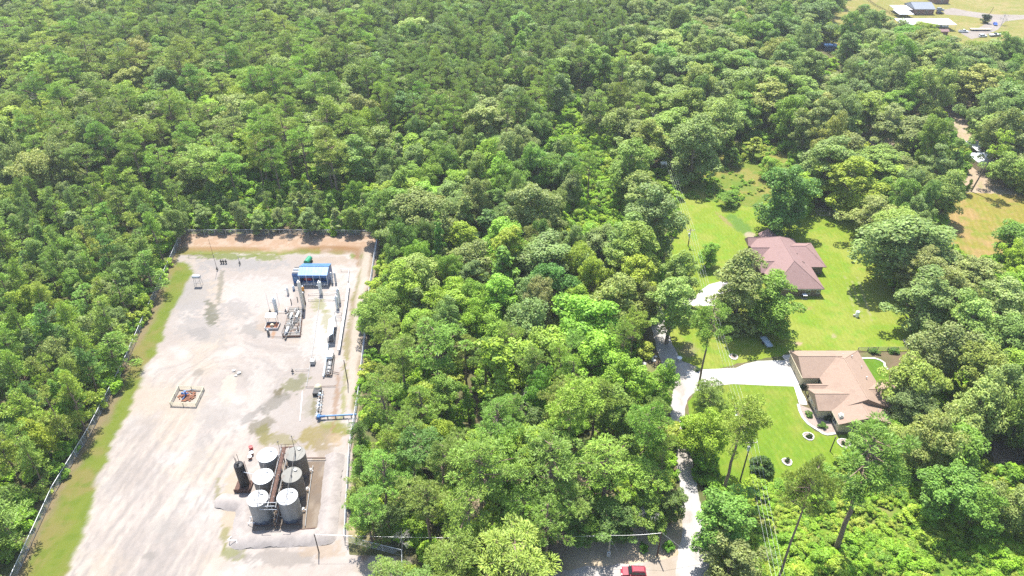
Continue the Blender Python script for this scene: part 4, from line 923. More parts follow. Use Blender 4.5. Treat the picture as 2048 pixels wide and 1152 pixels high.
SPB = [(69.0, 79.6, 125.0, 135.0, 2.95, 5.45, 'x', 0, 0), (73.0, 86.0, 114.7, 134.98, 2.96, 5.98, 'y', 0, 6.4), (72.0, 84.6, 110.0, 116.5, 2.94, 5.0, 'y', 0, 0), (79.5, 89.4, 114.4, 123.6, 2.97, 5.02, 'x', 0, 1.2), (68.9, 77.5, 114.2, 121.4, 2.93, 4.75, 'x', 0, 0), (69.3, 74.5, 121.0, 123.2, 2.75, 3.35, 'x', 0, 0)]
for s_ in SPB: add_roof(h, s_, M['roofB'], M['roofcap'])
for y in (127.4, 132.2):
    d = B(); d.box((69.36, y, 1.15), (.08, 3.4, 2.3)); o = d.build('garage_door', M['cream'], h)
    for k in range(4):
        p = B(); p.box((69.31, y, .30+k*.56), (.05, 3.2, .5)); p.build('panel', M['tanwall'], o)
for args in [((69.6, 119.2, 1.5), 1.0, 1.3, 'W'), ((69.6, 116.4, 1.5), 1.0, 1.3, 'W'), ((72.5, 112.6, 1.5), 1.6, 1.5, 'W'), ((76.0, 110.5, 1.5), 1.4, 1.3, 'S'), ((81.0, 110.5, 1.5), 1.4, 1.3, 'S'), ((73.5, 125.35, 1.6), .9, 1.0, 'S')]: window(h, *args)
d = B(); d.box((73.45, 122.2, 1.08), (.1, 1.0, 2.1)); d.build('front_door', M['copper'], h)
for (x, y) in ((69.6, 121.3), (69.6, 123.0)):
    p = B(); p.cyl((x, y, 0), (x, y, 2.75), .12, 8); p.build('porch_post', M['wood'], h)
for (x, y, z, r_, l) in [(82.2, 130.4, 4.7, .09, .55), (83.4, 127.2, 4.2, .07, .5), (82.9, 123.2, 4.4, .09, .6), (84.6, 120.8, 4.4, .06, .45), (81.6, 113.2, 4.0, .06, .4), (80.8, 132.0, 4.1, .06, .4)]:
    p = B(); p.cyl((x, y, z-.3), (x, y, z+l), r_, 8); p.cyl((x, y, z+l), (x, y, z+l+.08), r_*1.6, 8); p.build('roof_vent', M['galv'], h)
p = B(); p.box((73.0, 112.0, 3.3), (.9, .9, 1.2)); p.lathe((73.0, 112.0, 3.9), [(.42, 0), (.42, .25), (.15, .4)], 12); p.build('chimney', M['trimwhite'], h)
g_ = B(); g_.box((68.93, 130, 2.84), (.12, 10, .13)); g_.box((71.98, 113.2, 2.83), (.12, 6.3, .13)); g_.build('gutter', M['cream'], h)

# the far house with the mauve hipped roof
h = thing('house', 'brick house with a mauve-brown hipped roof on the upper lawn', 'house', (80, 175, 0))
b = B(); b.box((80.1, 174.7, 1.4), (13.4, 25.2, 2.8)); b.box((87.4, 179.2, 1.4), (7.4, 12.4, 2.794)); b.box((80, 189, 1.4), (5, 5, 2.788)); b.box((73.4, 178, 1.4), (3.0, 7.6, 2.782)); b.build('wall', M['brick'], h)
SPA = [(72.8, 87.4, 161.6, 188.2, 2.85, 7.6, 'y', 7.0, 6.2), (80.0, 91.9, 172.6, 186.0, 2.86, 5.9, 'x', 0, 4.6), (77.3, 82.6, 184.0, 191.6, 2.84, 4.6, 'y', 0, 0), (71.2, 80.0, 176.0, 182.4, 2.83, 5.4, 'x', 0, 0), (71.9, 80.0, 169.6, 175.2, 2.82, 5.0, 'x', 0, 0), (72.2, 79.0, 184.2, 188.6, 2.81, 4.6, 'x', 0, 0)]
for s_ in SPA: add_roof(h, s_, M['roofA'], M['roofA'])
for args in [((83.2, 162.1, 1.45), 1.3, 1.3, 'S'), ((86.0, 162.1, 1.5), .8, 1.0, 'S'), ((71.9, 177.0, 1.5), 1.3, 1.4, 'W'), ((71.9, 179.6, 1.5), 1.3, 1.4, 'W'), ((73.4, 167.0, 1.5), 1.2, 1.4, 'W'), ((86.8, 168.5, 1.4), 2.4, 1.9, 'E')]: window(h, *args)
p = B(); p.box((80.1, 162.0, 2.62), (13.6, .1, .2)); p.box((80.1, 161.62, 2.6), (14.4, .1, .14)); p.build('fascia', M['trimwhite'], h)
for (x, y, z) in [(79.6, 168.0, 6.4), (80.5, 167.4, 6.1), (82.3, 166.2, 5.3), (82.2, 164.3, 4.2), (83.8, 176.0, 5.2), (84.3, 172.2, 4.8), (84.6, 171.9, 4.7)]:
    p = B(); p.cyl((x, y, z-.6), (x, y, z+.35), .11, 8); p.build('roof_vent', M['dark'], h)
t = thing('outdoor_unit', 'white-topped outdoor air unit against the brick wall of the mauve-roofed house', 'air conditioner', (*gp(1608, 596), 0))
x, y, _ = t.location; b = B(); b.box((x, y, .55), (1.1, .95, 1.05)); b.build('casing', M['dark'], t); b = B(); b.box((x, y, 1.12), (1.2, 1.05, .09)); b.build('lid', M['white'], t); b = B(); b.box((x, y, .03), (1.4, 1.2, .06)); b.build('pad', M['concrete'], t)
t = thing('pressure_tank', 'pale upright cylinder with a small box beside it alone on the wide lawn', 'tank', (*gp(1713, 633), 0))
x, y, _ = t.location; b = B(); b.lathe((x, y, 0), [(.5, 0), (.52, .1), (.52, 1.5), (.42, 1.75), (.1, 1.85)], 16); b.build('shell', M['white'], t, True); b = B(); b.box((x-.75, y+.1, .3), (.4, .5, .6)); b.build('pump_box', M['cream'], t); b = B(); b.tube([(x-.75, y, .5), (x-.5, y, .5)], .05); b.build('pipe', M['steel'], t)
def flat_trailer(label, px, py, ang, L=4.2, W=1.7, mat='palewash'):
    t = thing('utility_trailer', label, 'trailer', (0, 0, 0)); b = B(); b.box((0, 0, .62), (L, W, .09)); b.build('deck', M[mat], t)
    b = B()
    for s in (-1, 1): b.box((0, s*(W/2-.03), .85), (L, .05, .05)); [b.box((-L/2+.1+k*(L-.2)/4, s*(W/2-.03), .75), (.05, .05, .24)) for k in range(5)]
    b.box((-L/2+.03, 0, .85), (.05, W, .05)); b.build('rail', M['steel'], t)
    b = B(); b.tube([(L/2, -W*.3, .58), (L/2+1.1, 0, .5)], .04); b.tube([(L/2, W*.3, .58), (L/2+1.1, 0, .5)], .04); b.build('tongue', M['dark'], t)
    for s in (-1, 1):
        b = B(); b.cyl((0, s*(W/2+.05), .33), (0, s*(W/2+.25), .33), .33, 14); b.build('wheel', M['tyre'], t)
    t.location = (*gp(px, py), 0); t.rotation_euler = (0, 0, R(ang)); return t
flat_trailer('narrow pale-blue flat trailer parked in the shade under the dense tree', 1532, 687, 100)
flat_trailer('dark utility trailer under the tree edge at the right side of the lawn', 1822, 688, 10, 4.0, 1.9, 'dark')

# ------------------------------------------------------------------ garden things
def sheet_strip(name, pts, wd, z0, z1, mat, label, cat):
    o = B(); P = [Vector((*gp(*p), 0)) for p in pts]; L_ = []; R_ = []
    for i, p in enumerate(P):
        d = (P[min(i+1, len(P)-1)]-P[max(i-1, 0)]).normalized(); n = Vector((-d.y, d.x, 0)); L_.append(p+n*wd/2); R_.append(p-n*wd/2)
    for i in range(len(P)-1): o.prism([L_[i], R_[i], R_[i+1], L_[i+1]], z0, z1)
    return tag(o.build(name, mat), label, cat)
z6 = lambda pts: [(1400+a*420/2016, 680+c*420/2016) for a, c in pts]
BEDF = z6([(940, 618), (955, 680), (985, 745), (1035, 805), (1085, 838), (1135, 868), (1180, 900), (1220, 910), (1300, 898)])
sheet_strip('garden_kerb', BEDF, .55, 0, .16, M['kerb'], 'curving pale kerb round the flower bed in front of the tan-roofed house', 'garden edging')
b = B(); b.prism([gp(*p) for p in BEDF]+[(72.3, 110.6), (72.4, 114.9), (69.6, 114.9), (69.4, 117.5)], -.02, .06); o = b.build('flower_bed', M['mulch']); o['kind'] = 'structure'
WALK = z6([(905, 440), (960, 445), (1000, 540), (1040, 600), (1050, 640), (940, 620), (960, 600)])
b = B(); b.prism([gp(*p) for p in z6([(900, 442), (958, 440), (975, 500), (1010, 560), (1030, 622), (955, 618)])], -.02, .07); o = b.build('front_path', M['concrete']); o['kind'] = 'structure'
BK = z6([(1545, 178), (1600, 176), (1680, 178), (1730, 195), (1770, 222), (1772, 250), (1800, 285)])
sheet_strip('garden_kerb', BK, .5, 0, .14, M['kerb'], 'pale kerb along the back lawn of the tan-roofed house below the rail fence', 'garden edging')
def shrub(px, py, r, h, label, tone=(.10, .2, .03), grp=None, k=0):
    t = thing('shrub', label, 'shrub', (*gp(px, py), .03), grp); p = PROTO['bush%d' % k]
    o = bpy.data.objects.new('foliage', p['crown']); C.objects.link(o); o.parent = t; o.color = (*tone, 1)
    o = bpy.data.objects.new('stem', p['trunk']); C.objects.link(o); o.parent = t
    t.scale = (r/2.0, r/2.0, h/3.2); t.rotation_euler = (0, 0, rnd.uniform(0, 6)); return t
shrub(1616, 831, 1.0, 1.0, 'round green shrub in the kerbed bed, nearest the house porch', k=0); shrub(1644, 853, .95, .9, 'round green shrub in the kerbed bed, at its near end', k=1)
shrub(1604, 776, .6, .7, 'small dark shrub by the garage corner of the tan-roofed house', (.04, .08, .03), k=2); shrub(1657, 840, 1.0, 1.4, 'dark shrub against the near wing of the tan-roofed house', (.04, .08, .03), k=2)
shrub(1746, 706, 1.2, 1.0, 'low bush at the foot of the rail fence, its left end', k=1); shrub(1785, 703, 1.4, 1.2, 'low bush at the foot of the rail fence, its right end', k=0)
shrub(1288, 1100, .9, 1.4, 'bright bush in front of the shade, left of the red-brown cable pole', (.12, .28, .03), k=1); shrub(1338, 1100, 1.2, 1.8, 'bright bush just right of the red-brown cable pole', (.12, .28, .03), k=0)
shrub(1245, 700, 2.6, 3.5, 'yellow-green bush at the shady left edge of the gravel lane', (.14, .22, .03), k=2)
shrub(1520, 945, 2.6, 3.4, 'dark rounded bush at the near edge of the front lawn, beside the utility pole', (.07, .13, .03), k=0); shrub(1395, 742, .8, .8, 'small shrub on the mowed corner by the pedestal', (.05, .1, .03), k=1)
shrub(1470, 823, .6, 1.6, 'small dark plant on the lawn edge next to a pale chair', (.04, .08, .03), k=2)
def ring_bed(px, py, r, label, plant):
    t = thing('ring_bed', label, 'flower bed', (*gp(px, py), 0)); x, y, _ = t.location
    b = B(); n = 14
    for k in range(n):
        a = 2*math.pi*k/n; rr = r*(1+.06*math.sin(3*a))
        e = B(); e.box((x+rr*math.cos(a), y+rr*math.sin(a), .1), (.26, 2*math.pi*r/n*.9, .18), a); e.build('stone', M['kerb'], t)
    b.lathe((x, y, 0), [(r-.1, .03), (r-.15, .1), (.1, .16)], 16); b.build('soil', M['mulch'], t)
    for k in range(plant):
        o = bpy.data.objects.new('plant', PROTO['bush%d' % (k % 3)]['crown']); C.objects.link(o); o.parent = t; o.location = (rnd.uniform(-.35, .35)*r, rnd.uniform(-.35, .35)*r, .1); o.scale = (.22, .22, .22); o.color = (.07, .12, .035, 1)
ring_bed(1467, 714, 1.0, 'round stone-edged bed on the grass above the concrete driveway', 1); ring_bed(1617, 873, 1.1, 'round stone-edged bed on the lawn nearest the tan-roofed house', 3); ring_bed(1574, 924, .95, 'round stone-edged bed on the near part of the front lawn', 2); ring_bed(1688, 887, 1.3, 'pale-edged bed beside the short dark post below the tan-roofed house', 2)
t = thing('garden_post', 'short dark leaning post on the lawn below the tan-roofed house', 'post', (*gp(1660, 903), 0)); x, y, _ = t.location
b = B(); b.cyl((x, y, 0), (x+.2, y+.2, 4.2), .13, 8, .1); b.build('post', M['wood'], t); b = B(); b.box((x+.2, y+.2, 4.25), (.3, .3, .12)); b.build('cap', M['dark'], t)
t = thing('garden_chair', 'pale garden chair beside a small dark plant at the left edge of the front lawn', 'chair', (*gp(1471, 832), 0)); x, y, _ = t.location
b = B(); b.box((x, y, .45), (.6, .6, .07)); b.build('seat', M['white'], t); b = B(); b.box((x, y+.28, .8), (.6, .07, .7)); b.build('backrest', M['white'], t)
for sx in (-.26, .26):
    for sy in (-.26, .26): b = B(); b.cyl((x+sx, y+sy, 0), (x+sx, y+sy, .43), .03, 6); b.build('leg', M['white'], t)
# pedestal table and rocks at the lane
t = thing('pedestal', 'white T-shaped pedestal at the lane corner left of the slender pine', 'pedestal', (*gp(1358, 722), 0)); x, y, _ = t.location
b = B(); b.box((x, y, .5), (.25, .25, 1.0)); b.build('stem', M['trimwhite'], t); b = B(); b.lathe((x, y, 1.0), [(.62, 0), (.66, .05), (.66, .12), (.5, .16)], 14); b.build('top', M['white'], t)
def rock(px, py, s, label, grp=None):
    g = np.random.default_rng(int(px*7+py)); bm = MB(); u = []
    n, m = 9, 5
    for i in range(m):
        for k in range(n):
            th = math.pi*(i+.5)/m; a = 2*math.pi*k/n; r = s*g.uniform(.75, 1.15); u.append((r*math.sin(th)*math.cos(a), r*.8*math.sin(th)*math.sin(a), s*.35+r*.5*math.cos(th)))
    x, y = gp(px, py); bm.add([(p[0]+x, p[1]+y, p[2]) for p in u], [(i*n+k, i*n+(k+1) % n, (i+1)*n+(k+1) % n, (i+1)*n+k) for i in range(m-1) for k in range(n)]+[tuple(range(n)), tuple(range((m-1)*n, m*n))[::-1]])
    return tag(bm.build('rock', M['rock']), label, 'rock', grp)
for px, py, s, l in [(1301, 717, .9, 'largest pale rock beside the gravel lane'), (1308, 722, .6, 'small pale rock right of the largest one by the lane'), (1288, 729, .7, 'flat pale rock by the lane, left of the largest one'), (1311, 714, .5, 'smallest pale rock at the edge of the lane'), (1300, 692, .45, 'single rock in the grass strip left of the lane')]: rock(px, py, s, l)

def rail_fence(pts, label, hgt=1.3, sp=2.4, rails=(.35, .75, 1.15), mat='fencewood', name='rail_fence'):
    P = [Vector((p[0], p[1], 0)) for p in pts]; t = thing(name, label, 'fence', P[0])
    for a, c in zip(P[:-1], P[1:]):
        L_ = (c-a).length; n = max(1, round(L_/sp)); d = (c-a)/L_; nr = Vector((-d.y, d.x, 0))
        for k in range(n+1):
            q = a+(c-a)*k/n; o = B(); o.box((q.x, q.y, hgt/2), (.12, .12, hgt), math.atan2(d.y, d.x)); o.build('post', M[mat], t)
        for z in rails:
            o = B(); o.box(((a.x+c.x)/2+nr.x*.08, (a.y+c.y)/2+nr.y*.08, z), (L_, .04, .14), math.atan2(d.y, d.x)); o.build('rail', M[mat], t)
    return t
rail_fence([gp(*p) for p in z6([(1512, 108), (1700, 104), (1990, 104)])], 'grey wooden rail fence behind the back lawn of the tan-roofed house')

# wooden board fence and paving at the far right
a_, c_ = Vector((*gp(2012, 878), 0)), Vector((*gp(2034, 933), 0)); t = thing('board_fence', 'wooden board fence in the side yard at the far right', 'fence', a_)
def boards(t, a_, c_, hgt=1.8):
    d = (c_-a_).normalized(); n = int((c_-a_).length/.3)
    for k in range(n):
        q = a_+(c_-a_)*(k+.5)/n; o = B(); o.box((q.x, q.y, hgt/2+rnd.uniform(-.03, .03)), (.27, .04, hgt), math.atan2(d.y, d.x)); o.build('board', M['fencewood'], t)
    for z in (.4, 1.4): o = B(); m_ = (a_+c_)/2; o.box((m_.x+.06*d.y, m_.y-.06*d.x, z), ((c_-a_).length, .06, .1), math.atan2(d.y, d.x)); o.build('rail', M['fencewood'], t)
boards(t, a_, c_); boards(t, c_, Vector((*gp(1980, 937), 0)))
t = thing('sun_shade', 'orange canvas sun shade among the trees right of the tan-roofed house', 'sun shade', (*gp(1938, 812), 0)); x, y, _ = t.location
b = B(); b.slab([(x-1.6, y-1.2, 2.4), (x+1.6, y-1.2, 2.4), (x+1.6, y+1.2, 2.7), (x-1.6, y+1.2, 2.7)], .05); b.build('canopy', M['rustlight'], t)
for sx in (-1.5, 1.5):
    for sy in (-1.1, 1.1): b = B(); b.cyl((x+sx, y+sy, 0), (x+sx, y+sy, 2.5), .04, 6); b.build('pole', M['steel'], t)

# ------------------------------------------------------------------ utility poles and wires
def util_pole(px, py, top_y, label, arm=2.4, transformer=True, lean=0.0, r=.17, mat='wood', cat='utility pole', topx=None):
    x, y = gp(px, py); hh = height_at(px, py, top_y); t = thing('utility_pole', label, cat, (x, y, 0))
    top = Vector((x+lean, y, hh)); b = B(); b.cyl((x, y, -.2), top, r, 10, r*.7); b.build('pole', M[mat], t)
    if arm:
        b = B(); b.box((top.x, top.y-.16, hh-.6), (arm, .11, .13)); b.build('crossarm', M['palewood'], t)
        for k in (-1, -.35, .35, 1):
            b = B(); b.lathe((top.x+k*arm*.47, top.y-.16, hh-.53), [(.05, 0), (.09, .1), (.07, .25), (.03, .3)], 8); b.build('insulator', M['white'], t)
        if transformer:
            b = B(); b.cyl((top.x-.28, top.y-.32, hh-2.6), (top.x-.28, top.y-.32, hh-1.6), .3, 12); b.cyl((top.x-.28, top.y-.32, hh-1.6), (top.x-.28, top.y-.32, hh-1.5), .2, 12); b.build('transformer', M['galv'], t, True)
    return t, top
_, PT1 = util_pole(1480, 962, 880, 'dark utility pole with crossarm and transformer on the near front lawn'); _, PT2 = util_pole(1376, 492, 457, 'dark utility pole with crossarm on the upper lawn above the driveway loop')
_, PT3 = util_pole(1299, 248, 205, 'farthest utility pole, in the narrow cleared strip through the wood')
dirv = (PT1-PT2).normalized(); PT0 = Vector((PT1.x+(PT1.x-PT2.x)*1.0, PT1.y-(PT2.y-PT1.y)*.75, PT1.z))
def wire(name, a, c, sag, r, mat, label, cat='cable', n=18):
    pts = [a+(c-a)*k/n-Vector((0, 0, 4*sag*(k/n)*(1-k/n))) for k in range(n+1)]; b = B(); b.tube(pts, r, 4); return tag(b.build(name, mat), label, cat)
WN = ['leftmost', 'second from the left', 'third from the left', 'rightmost']
for seg, (a, c, w_) in enumerate([(PT0, PT1, 'from the front-lawn pole off the near edge'), (PT1, PT2, 'from front-lawn pole to upper-lawn pole'), (PT2, PT3, 'from the upper-lawn pole to the farthest pole')]):
    for k, off in enumerate((-1, -.35, .35, 1)):
        o_ = Vector((off*1.13, -.16, -.25)); wire('power_line', a+o_, c+o_, 1.0+.12*k, .013, M['galv'], 'thin wire %s, %s of four' % (w_, WN[k].replace('from the left', 'from left')))
_, CP1 = util_pole(1216, 1112, 1070, 'pale wooden service pole with a grey meter box by the near dirt road', arm=0, r=.14, mat='palewood', cat='service pole')
t = thing('meter_box', 'grey electric meter box at the foot of the pale service pole', 'meter box', (CP1.x, CP1.y-.25, 0)); b = B(); b.box((CP1.x, CP1.y-.3, 1.0), (.6, .22, 1.3)); b.build('casing', M['galv'], t); b = B(); b.lathe((CP1.x, CP1.y-.42, 1.35), [(.14, 0), (.14, .1)], 10); b.build('meter', M['glass'], t); b = B(); b.tube([(CP1.x+.1, CP1.y-.2, 1.6), (CP1.x+.1, CP1.y-.17, 4.0)], .04); b.build('conduit', M['galv'], t)
_, CP2 = util_pole(1314, 1112, 1065, 'red-brown cable pole by the near dirt road, beside the bright bush', arm=0, r=.15, cat='service pole', lean=.0, mat='rust')
_, CP3 = util_pole(638, 1105, 1068, 'short dark pole in front of the gravel dike of the tank battery', arm=0, r=.13, cat='post'); _, CP4 = util_pole(696, 767, 720, 'dark wooden pole beside the track at the right fence of the compound', arm=0, r=.13, cat='post')
wire('overhead_cable', CP1+Vector((0, 0, -.1)), CP2+Vector((0, 0, -.1)), .25, .02, M['wire'], 'pale overhead cable between the pale service pole and the red-brown pole')
wire('overhead_cable', CP3+Vector((0, 0, -.1)), CP1+Vector((0, 0, -.1)), .9, .02, M['wire'], 'pale overhead cable from the short dark pole along the trees to the pale service pole', n=30)
wire('guy_wire', CP2, Vector((*gp(1405, 1128), 0)), .02, .02, M['wire'], 'guy wire from the red-brown pole down to the lane', 'guy wire', 4)
wire('guy_wire', CP1+Vector((0, 0, -1)), Vector((*gp(1240, 1112), 0)), .02, .02, M['wire'], 'guy wire from the pale service pole down into the shade', 'guy wire', 4)

# ------------------------------------------------------------------ chain-link fences
def chain_fence(pts, label, hgt=1.9, sp=3.4):
    P = [Vector((p[0], p[1], 0)) for p in pts]; t = thing('chain_link_fence', label, 'fence', P[0]); net = B(); rl = B()
    for a, c in zip(P[:-1], P[1:]):
        L_ = (c-a).length; d = (c-a)/L_; n = max(1, round(L_/sp))
        for k in range(n+(c is P[-1])):
            q = a+d*(L_*k/n); o = B(); o.cyl((q.x, q.y, 0), (q.x, q.y, hgt+.05), .06, 6); o.build('post', M['galv'], t)
        rl.cyl((a.x, a.y, hgt), (c.x, c.y, hgt), .06, 6); rl.cyl((a.x, a.y, .08), (c.x, c.y, .08), .012, 4)
        s_ = .30; m = int(L_/s_)
        for k in range(m-int(hgt/s_)):
            u0 = a+d*(k*s_); u1 = a+d*(k*s_+hgt); net.cyl((u0.x, u0.y, .05), (u1.x, u1.y, hgt), 0.014, 3, caps=False); net.cyl((u1.x, u1.y, .05), (u0.x, u0.y, hgt), 0.014, 3, caps=False)
    rl.build('rail', M['galv'], t); net.build('netting', M['galv'], t); return t
chain_fence(FENCE_L, 'long chain-link fence along the left side of the gravel compound'); chain_fence(FENCE_B, 'chain-link fence across the back of the gravel compound')
chain_fence(FENCE_R[:5], 'chain-link fence down the right side of the compound, half hidden by trees'); chain_fence(FENCE_R[4:], 'chain-link fence at the near corner of the compound turning along the dirt road')
# ------------------------------------------------------------------ the tank battery
z4 = lambda a, c: (420+a*340/1399, 860+c*340/1399)
TK = [(-50.1, 98.6, 'tank', 'roofwhite', 'white-roofed grey storage tank at the back of the left row'), (-49.4, 93.1, 'tankdark', 'roofwhite', 'white-roofed storage tank in the middle of the left row, beside the black vessel'), (-48.9, 87.8, 'tank', 'roofpale', 'pale-topped grey storage tank at the front of the left row'),
      (-44.4, 99.0, 'tankdark', 'roofsteel', 'weathered brown storage tank with rust patches on its roof, back of the right row'), (-43.8, 93.5, 'tankdark', 'roofsteel', 'weathered brown storage tank with a dull tan roof, middle of the right row'), (-43.3, 88.2, 'tank', 'roofpale', 'bright-topped grey storage tank at the front of the right row')]
for i, (x, y, sm, rm, lb) in enumerate(TK):
    t = thing('storage_tank', lb, 'storage tank', (x, y, 0), 'storage tanks of the battery'); r = 1.95
    b = B(); b.lathe((x, y, 0), [(r, 1.0), (r, 2.5), (r+.012, 2.5), (r+.012, 2.56), (r, 2.56), (r, 4.2), (r+.012, 4.2), (r+.012, 4.26), (r, 4.26), (r, 6.0)], 40); b.build('shell', M[sm], t, True)
    b = B(); b.lathe((x, y, 0), [(r+.004, .05), (r+.004, .98), (r+.03, .98), (r+.03, 1.04)], 40); b.build('bottom_band', M['tankshade'], t, True)  # dark ring: shadow at the tank's foot, put into the colour
    b = B(); b.lathe((x, y, 5.98), [(r+.06, 0), (r+.06, .07), (r-.05, .10), (.3, .48), (.02, .5)], 40); o = b.build('roof', M[rm], t, True)
    b = B(); b.lathe((x+.6, y+.9, 6.2), [(.3, 0), (.3, .3), (.34, .3), (.34, .36), (.1, .42)], 14); b.build('hatch', M['steel'], o)
    b = B(); b.cyl((x-.3*(1 if i < 3 else -1), y-.7, 6.3), (x-.3*(1 if i < 3 else -1), y-.7, 6.9), .06, 8); b.build('vent', M['dark'], o)
    b = B(); s_ = 1 if i < 3 else -1
    b.lathe((0, 0, 0), [(.42, 0), (.42, .14)], 16); b.v = [(x+(r-.03+p[2])*math.cos(-1.2)-p[0]*math.sin(-1.2), y+(r-.03+p[2])*math.sin(-1.2)+p[0]*math.cos(-1.2), .95+p[1]) for p in b.v]; b.build('manway', M['tankshade'], t)
    b = B(); b.tube([(x+s_*r, y-.4, .5), (x+s_*(r+.45), y-.4, .5), (x+s_*(r+.45), y-.4, 6.6)], .07, 8); b.build('fill_pipe', M['steel'], t)
# catwalk between the two rows
t = thing('catwalk', 'rust-brown raised catwalk with railings between the two rows of tanks', 'catwalk', (-46.7, 94, 0))
x0, x1, ya, yb, zz = -47.05, -46.2, 86.9, 100.6, 5.85
for k in range(14):
    yy = ya+(yb-ya)*(k+.5)/14; xs = .13*(yy-94)*-.95*0; b = B(); b.box(((x0+x1)/2-.085*(yy-94), yy, zz), (.85, (yb-ya)/14-.04, .06)); b.build('deck_plate', M['rust'], t)
for s_ in (x0, x1):
    b = B()
    for z in (.5, 1.0): b.tube([(s_-.085*(ya-94), ya, zz+z), (s_-.085*(yb-94), yb, zz+z)], .03, 6)
    b.build('handrail', M['rust'], t)
    for k in range(8):
        yy = ya+(yb-ya)*k/7; b = B(); b.cyl((s_-.085*(yy-94), yy, zz), (s_-.085*(yy-94), yy, zz+1.0), .03, 6); b.build('rail_post', M['rust'], t)
for yy in (88, 93.8, 99.6):
    for s_ in (x0+.1, x1-.1): b = B(); b.cyl((s_-.085*(yy-94), yy, 0), (s_-.085*(yy-94), yy, zz), .07, 8); b.build('support_post', M['rust'], t)
b = B()
for k in range(16): b.box((-46.9-.5, 100.9+k*.33, zz-.15-k*.35), (.9, .3, .05))
for s_ in (-.45, .45): b.tube([(-47.4+s_, 100.7, zz-.05), (-47.4+s_, 106.0, .1)], .05, 6); b.tube([(-47.4+s_, 100.7, zz+.95), (-47.4+s_, 106.0, 1.1)], .03, 6)
b.build('stair', M['rust'], t)
b = B(); b.tube([(-47.9, 86.4, 5.4), (-45.4, 86.5, 5.4)], .07); b.tube([(-48.2, 86.6, 6.3), (-45.0, 86.6, 6.3)], .05); b.tube([(-48.2, 86.0, 5.0), (-44.9, 86.0, 5.0)], .06); b.build('end_pipe', M['galv'], t)
t = thing('pipe_manifold', 'bundle of grey and rusty pipes running between the tank rows', 'pipes', (-46.7, 94, 0))
for dx, z, mt in ((-.9, 5.2, 'steel'), (-.72, 5.6, 'galv'), (.75, 5.3, 'steel'), (.95, 5.65, 'dark'), (-.4, .5, 'rust'), (.3, .5, 'rust'), (0, .8, 'steel')):
    b = B(); b.tube([(-46.6+dx-.085*-8, 86.2, z), (-46.6+dx-.085*7, 101.2, z)], .075, 8)
    for yy in (88.1, 93.4, 98.8): b.tube([(-46.6+dx-.085*(yy-94), yy, z), (-46.6+dx+(.8 if dx > 0 else -.8)-.085*(yy-94), yy, z+.1)], .06, 6); b.cyl((-46.6+dx-.085*(yy-94), yy-.2, z), (-46.6+dx-.085*(yy-94), yy+.2, z), .14, 8)
    b.build('pipe', M[mt], t)
for nm, pts, lb in [('vent_pipe', [z4(463, 190), z4(425, 365), z4(400, 505), z4(383, 608), z4(460, 604)], 'grey vent pipe laid along the roofs of the left tank row'), ('vent_pipe', [z4(700, 165), z4(665, 365), z4(632, 520), z4(618, 598), z4(560, 600)], 'grey vent pipe laid along the roofs of the right tank row')]:
    P = [Vector(G(a, c, 6.95)) for a, c in pts]; b = B(); b.tube(P, .06, 8)
    t = thing(nm, lb, 'pipe', P[2]); b.build('pipe', M['dark'], t)
    b = B()
    for p in P[:4]: b.cyl((p.x, p.y, 6.25), p, .05, 6)
    b.build('stand', M['steel'], t)
p = G(*z4(705, 190), 6.4); t = thing('mast', 'thin dark mast with a stay on the roof of the back right tank', 'mast', p); b = B(); b.cyl(p, p+Vector((0, .0, 5.0)), .06, 8, .04); b.build('pole', M['dark'], t); b = B(); b.tube([p+Vector((0, 0, 4.6)), p+Vector((1.2, 1.0, 0))], .02, 4); b.build('stay', M['dark'], t); b = B(); b.dome(p+Vector((0, 0, 4.95)), .14, .14); b.build('cap', M['dark'], t)
p = G(*z4(575, 165), 6); t = thing('mast', 'short dark mast at the far end of the catwalk', 'mast', p); b = B(); b.cyl(p-Vector((0, 0, 5.9)), p+Vector((0, 0, 2.5)), .05, 8, .04); b.build('pole', M['dark'], t); b = B(); b.box(p+Vector((0, 0, 2.5)), (.3, .2, .2)); b.build('head', M['dark'], t)
# black upright vessel on its rusty skid
bx_, by_ = gp(491, 972); hh = height_at(491, 972, 928); t = thing('heater_vessel', 'tall black upright vessel on a rusty skid left of the tanks', 'vessel', (bx_, by_, 0))
b = B(); b.lathe((bx_, by_, .5), [(.97, 0), (.97, hh-.8), (.9, hh-.6), (.55, hh-.42), (.1, hh-.36)], 28); b.build('shell', M['black'], t, True)
b = B(); b.box((bx_-.1, by_-.2, .42), (3.2, 2.2, .5)); b.build('skid', M['rust'], t)
b = B(); b.box((bx_-.1, by_-1.75, .55), (3.2, .12, 1.0)); b.build('front_plate', M['rust'], t)
for dx, dy, l in ((-.5, .2, 2.6), (-.25, .1, 2.2), (.05, .45, 3.0)): b = B(); b.cyl((bx_+dx, by_+dy, hh-.1), (bx_+dx, by_+dy, hh+l-.6), .05, 8); b.build('stack', M['dark'], t)
b = B(); b.cyl((bx_, by_-.3, hh), (bx_, by_-.3, hh+.7), .22, 10); b.cyl((bx_-.3, by_, hh+.1), (bx_+.35, by_, hh+.1), .12, 8); b.build('relief_valve', M['black'], t)
b = B()
for k in range(16): b.box((bx_+1.12, by_+.2, .8+k*.42), (.06, .5, .05))
for s_ in (-.05, .45): b.cyl((bx_+1.12, by_+s_, .5), (bx_+1.12, by_+s_, hh+.4), .035, 6)
b.build('ladder', M['rust'], t)
P = G(*z4(240, 338), hh-1.8); b = B(); b.tube([P, (-50.0, 94.0, hh-1.8)], .07); b.build('cross_pipe', M['galv'], t)
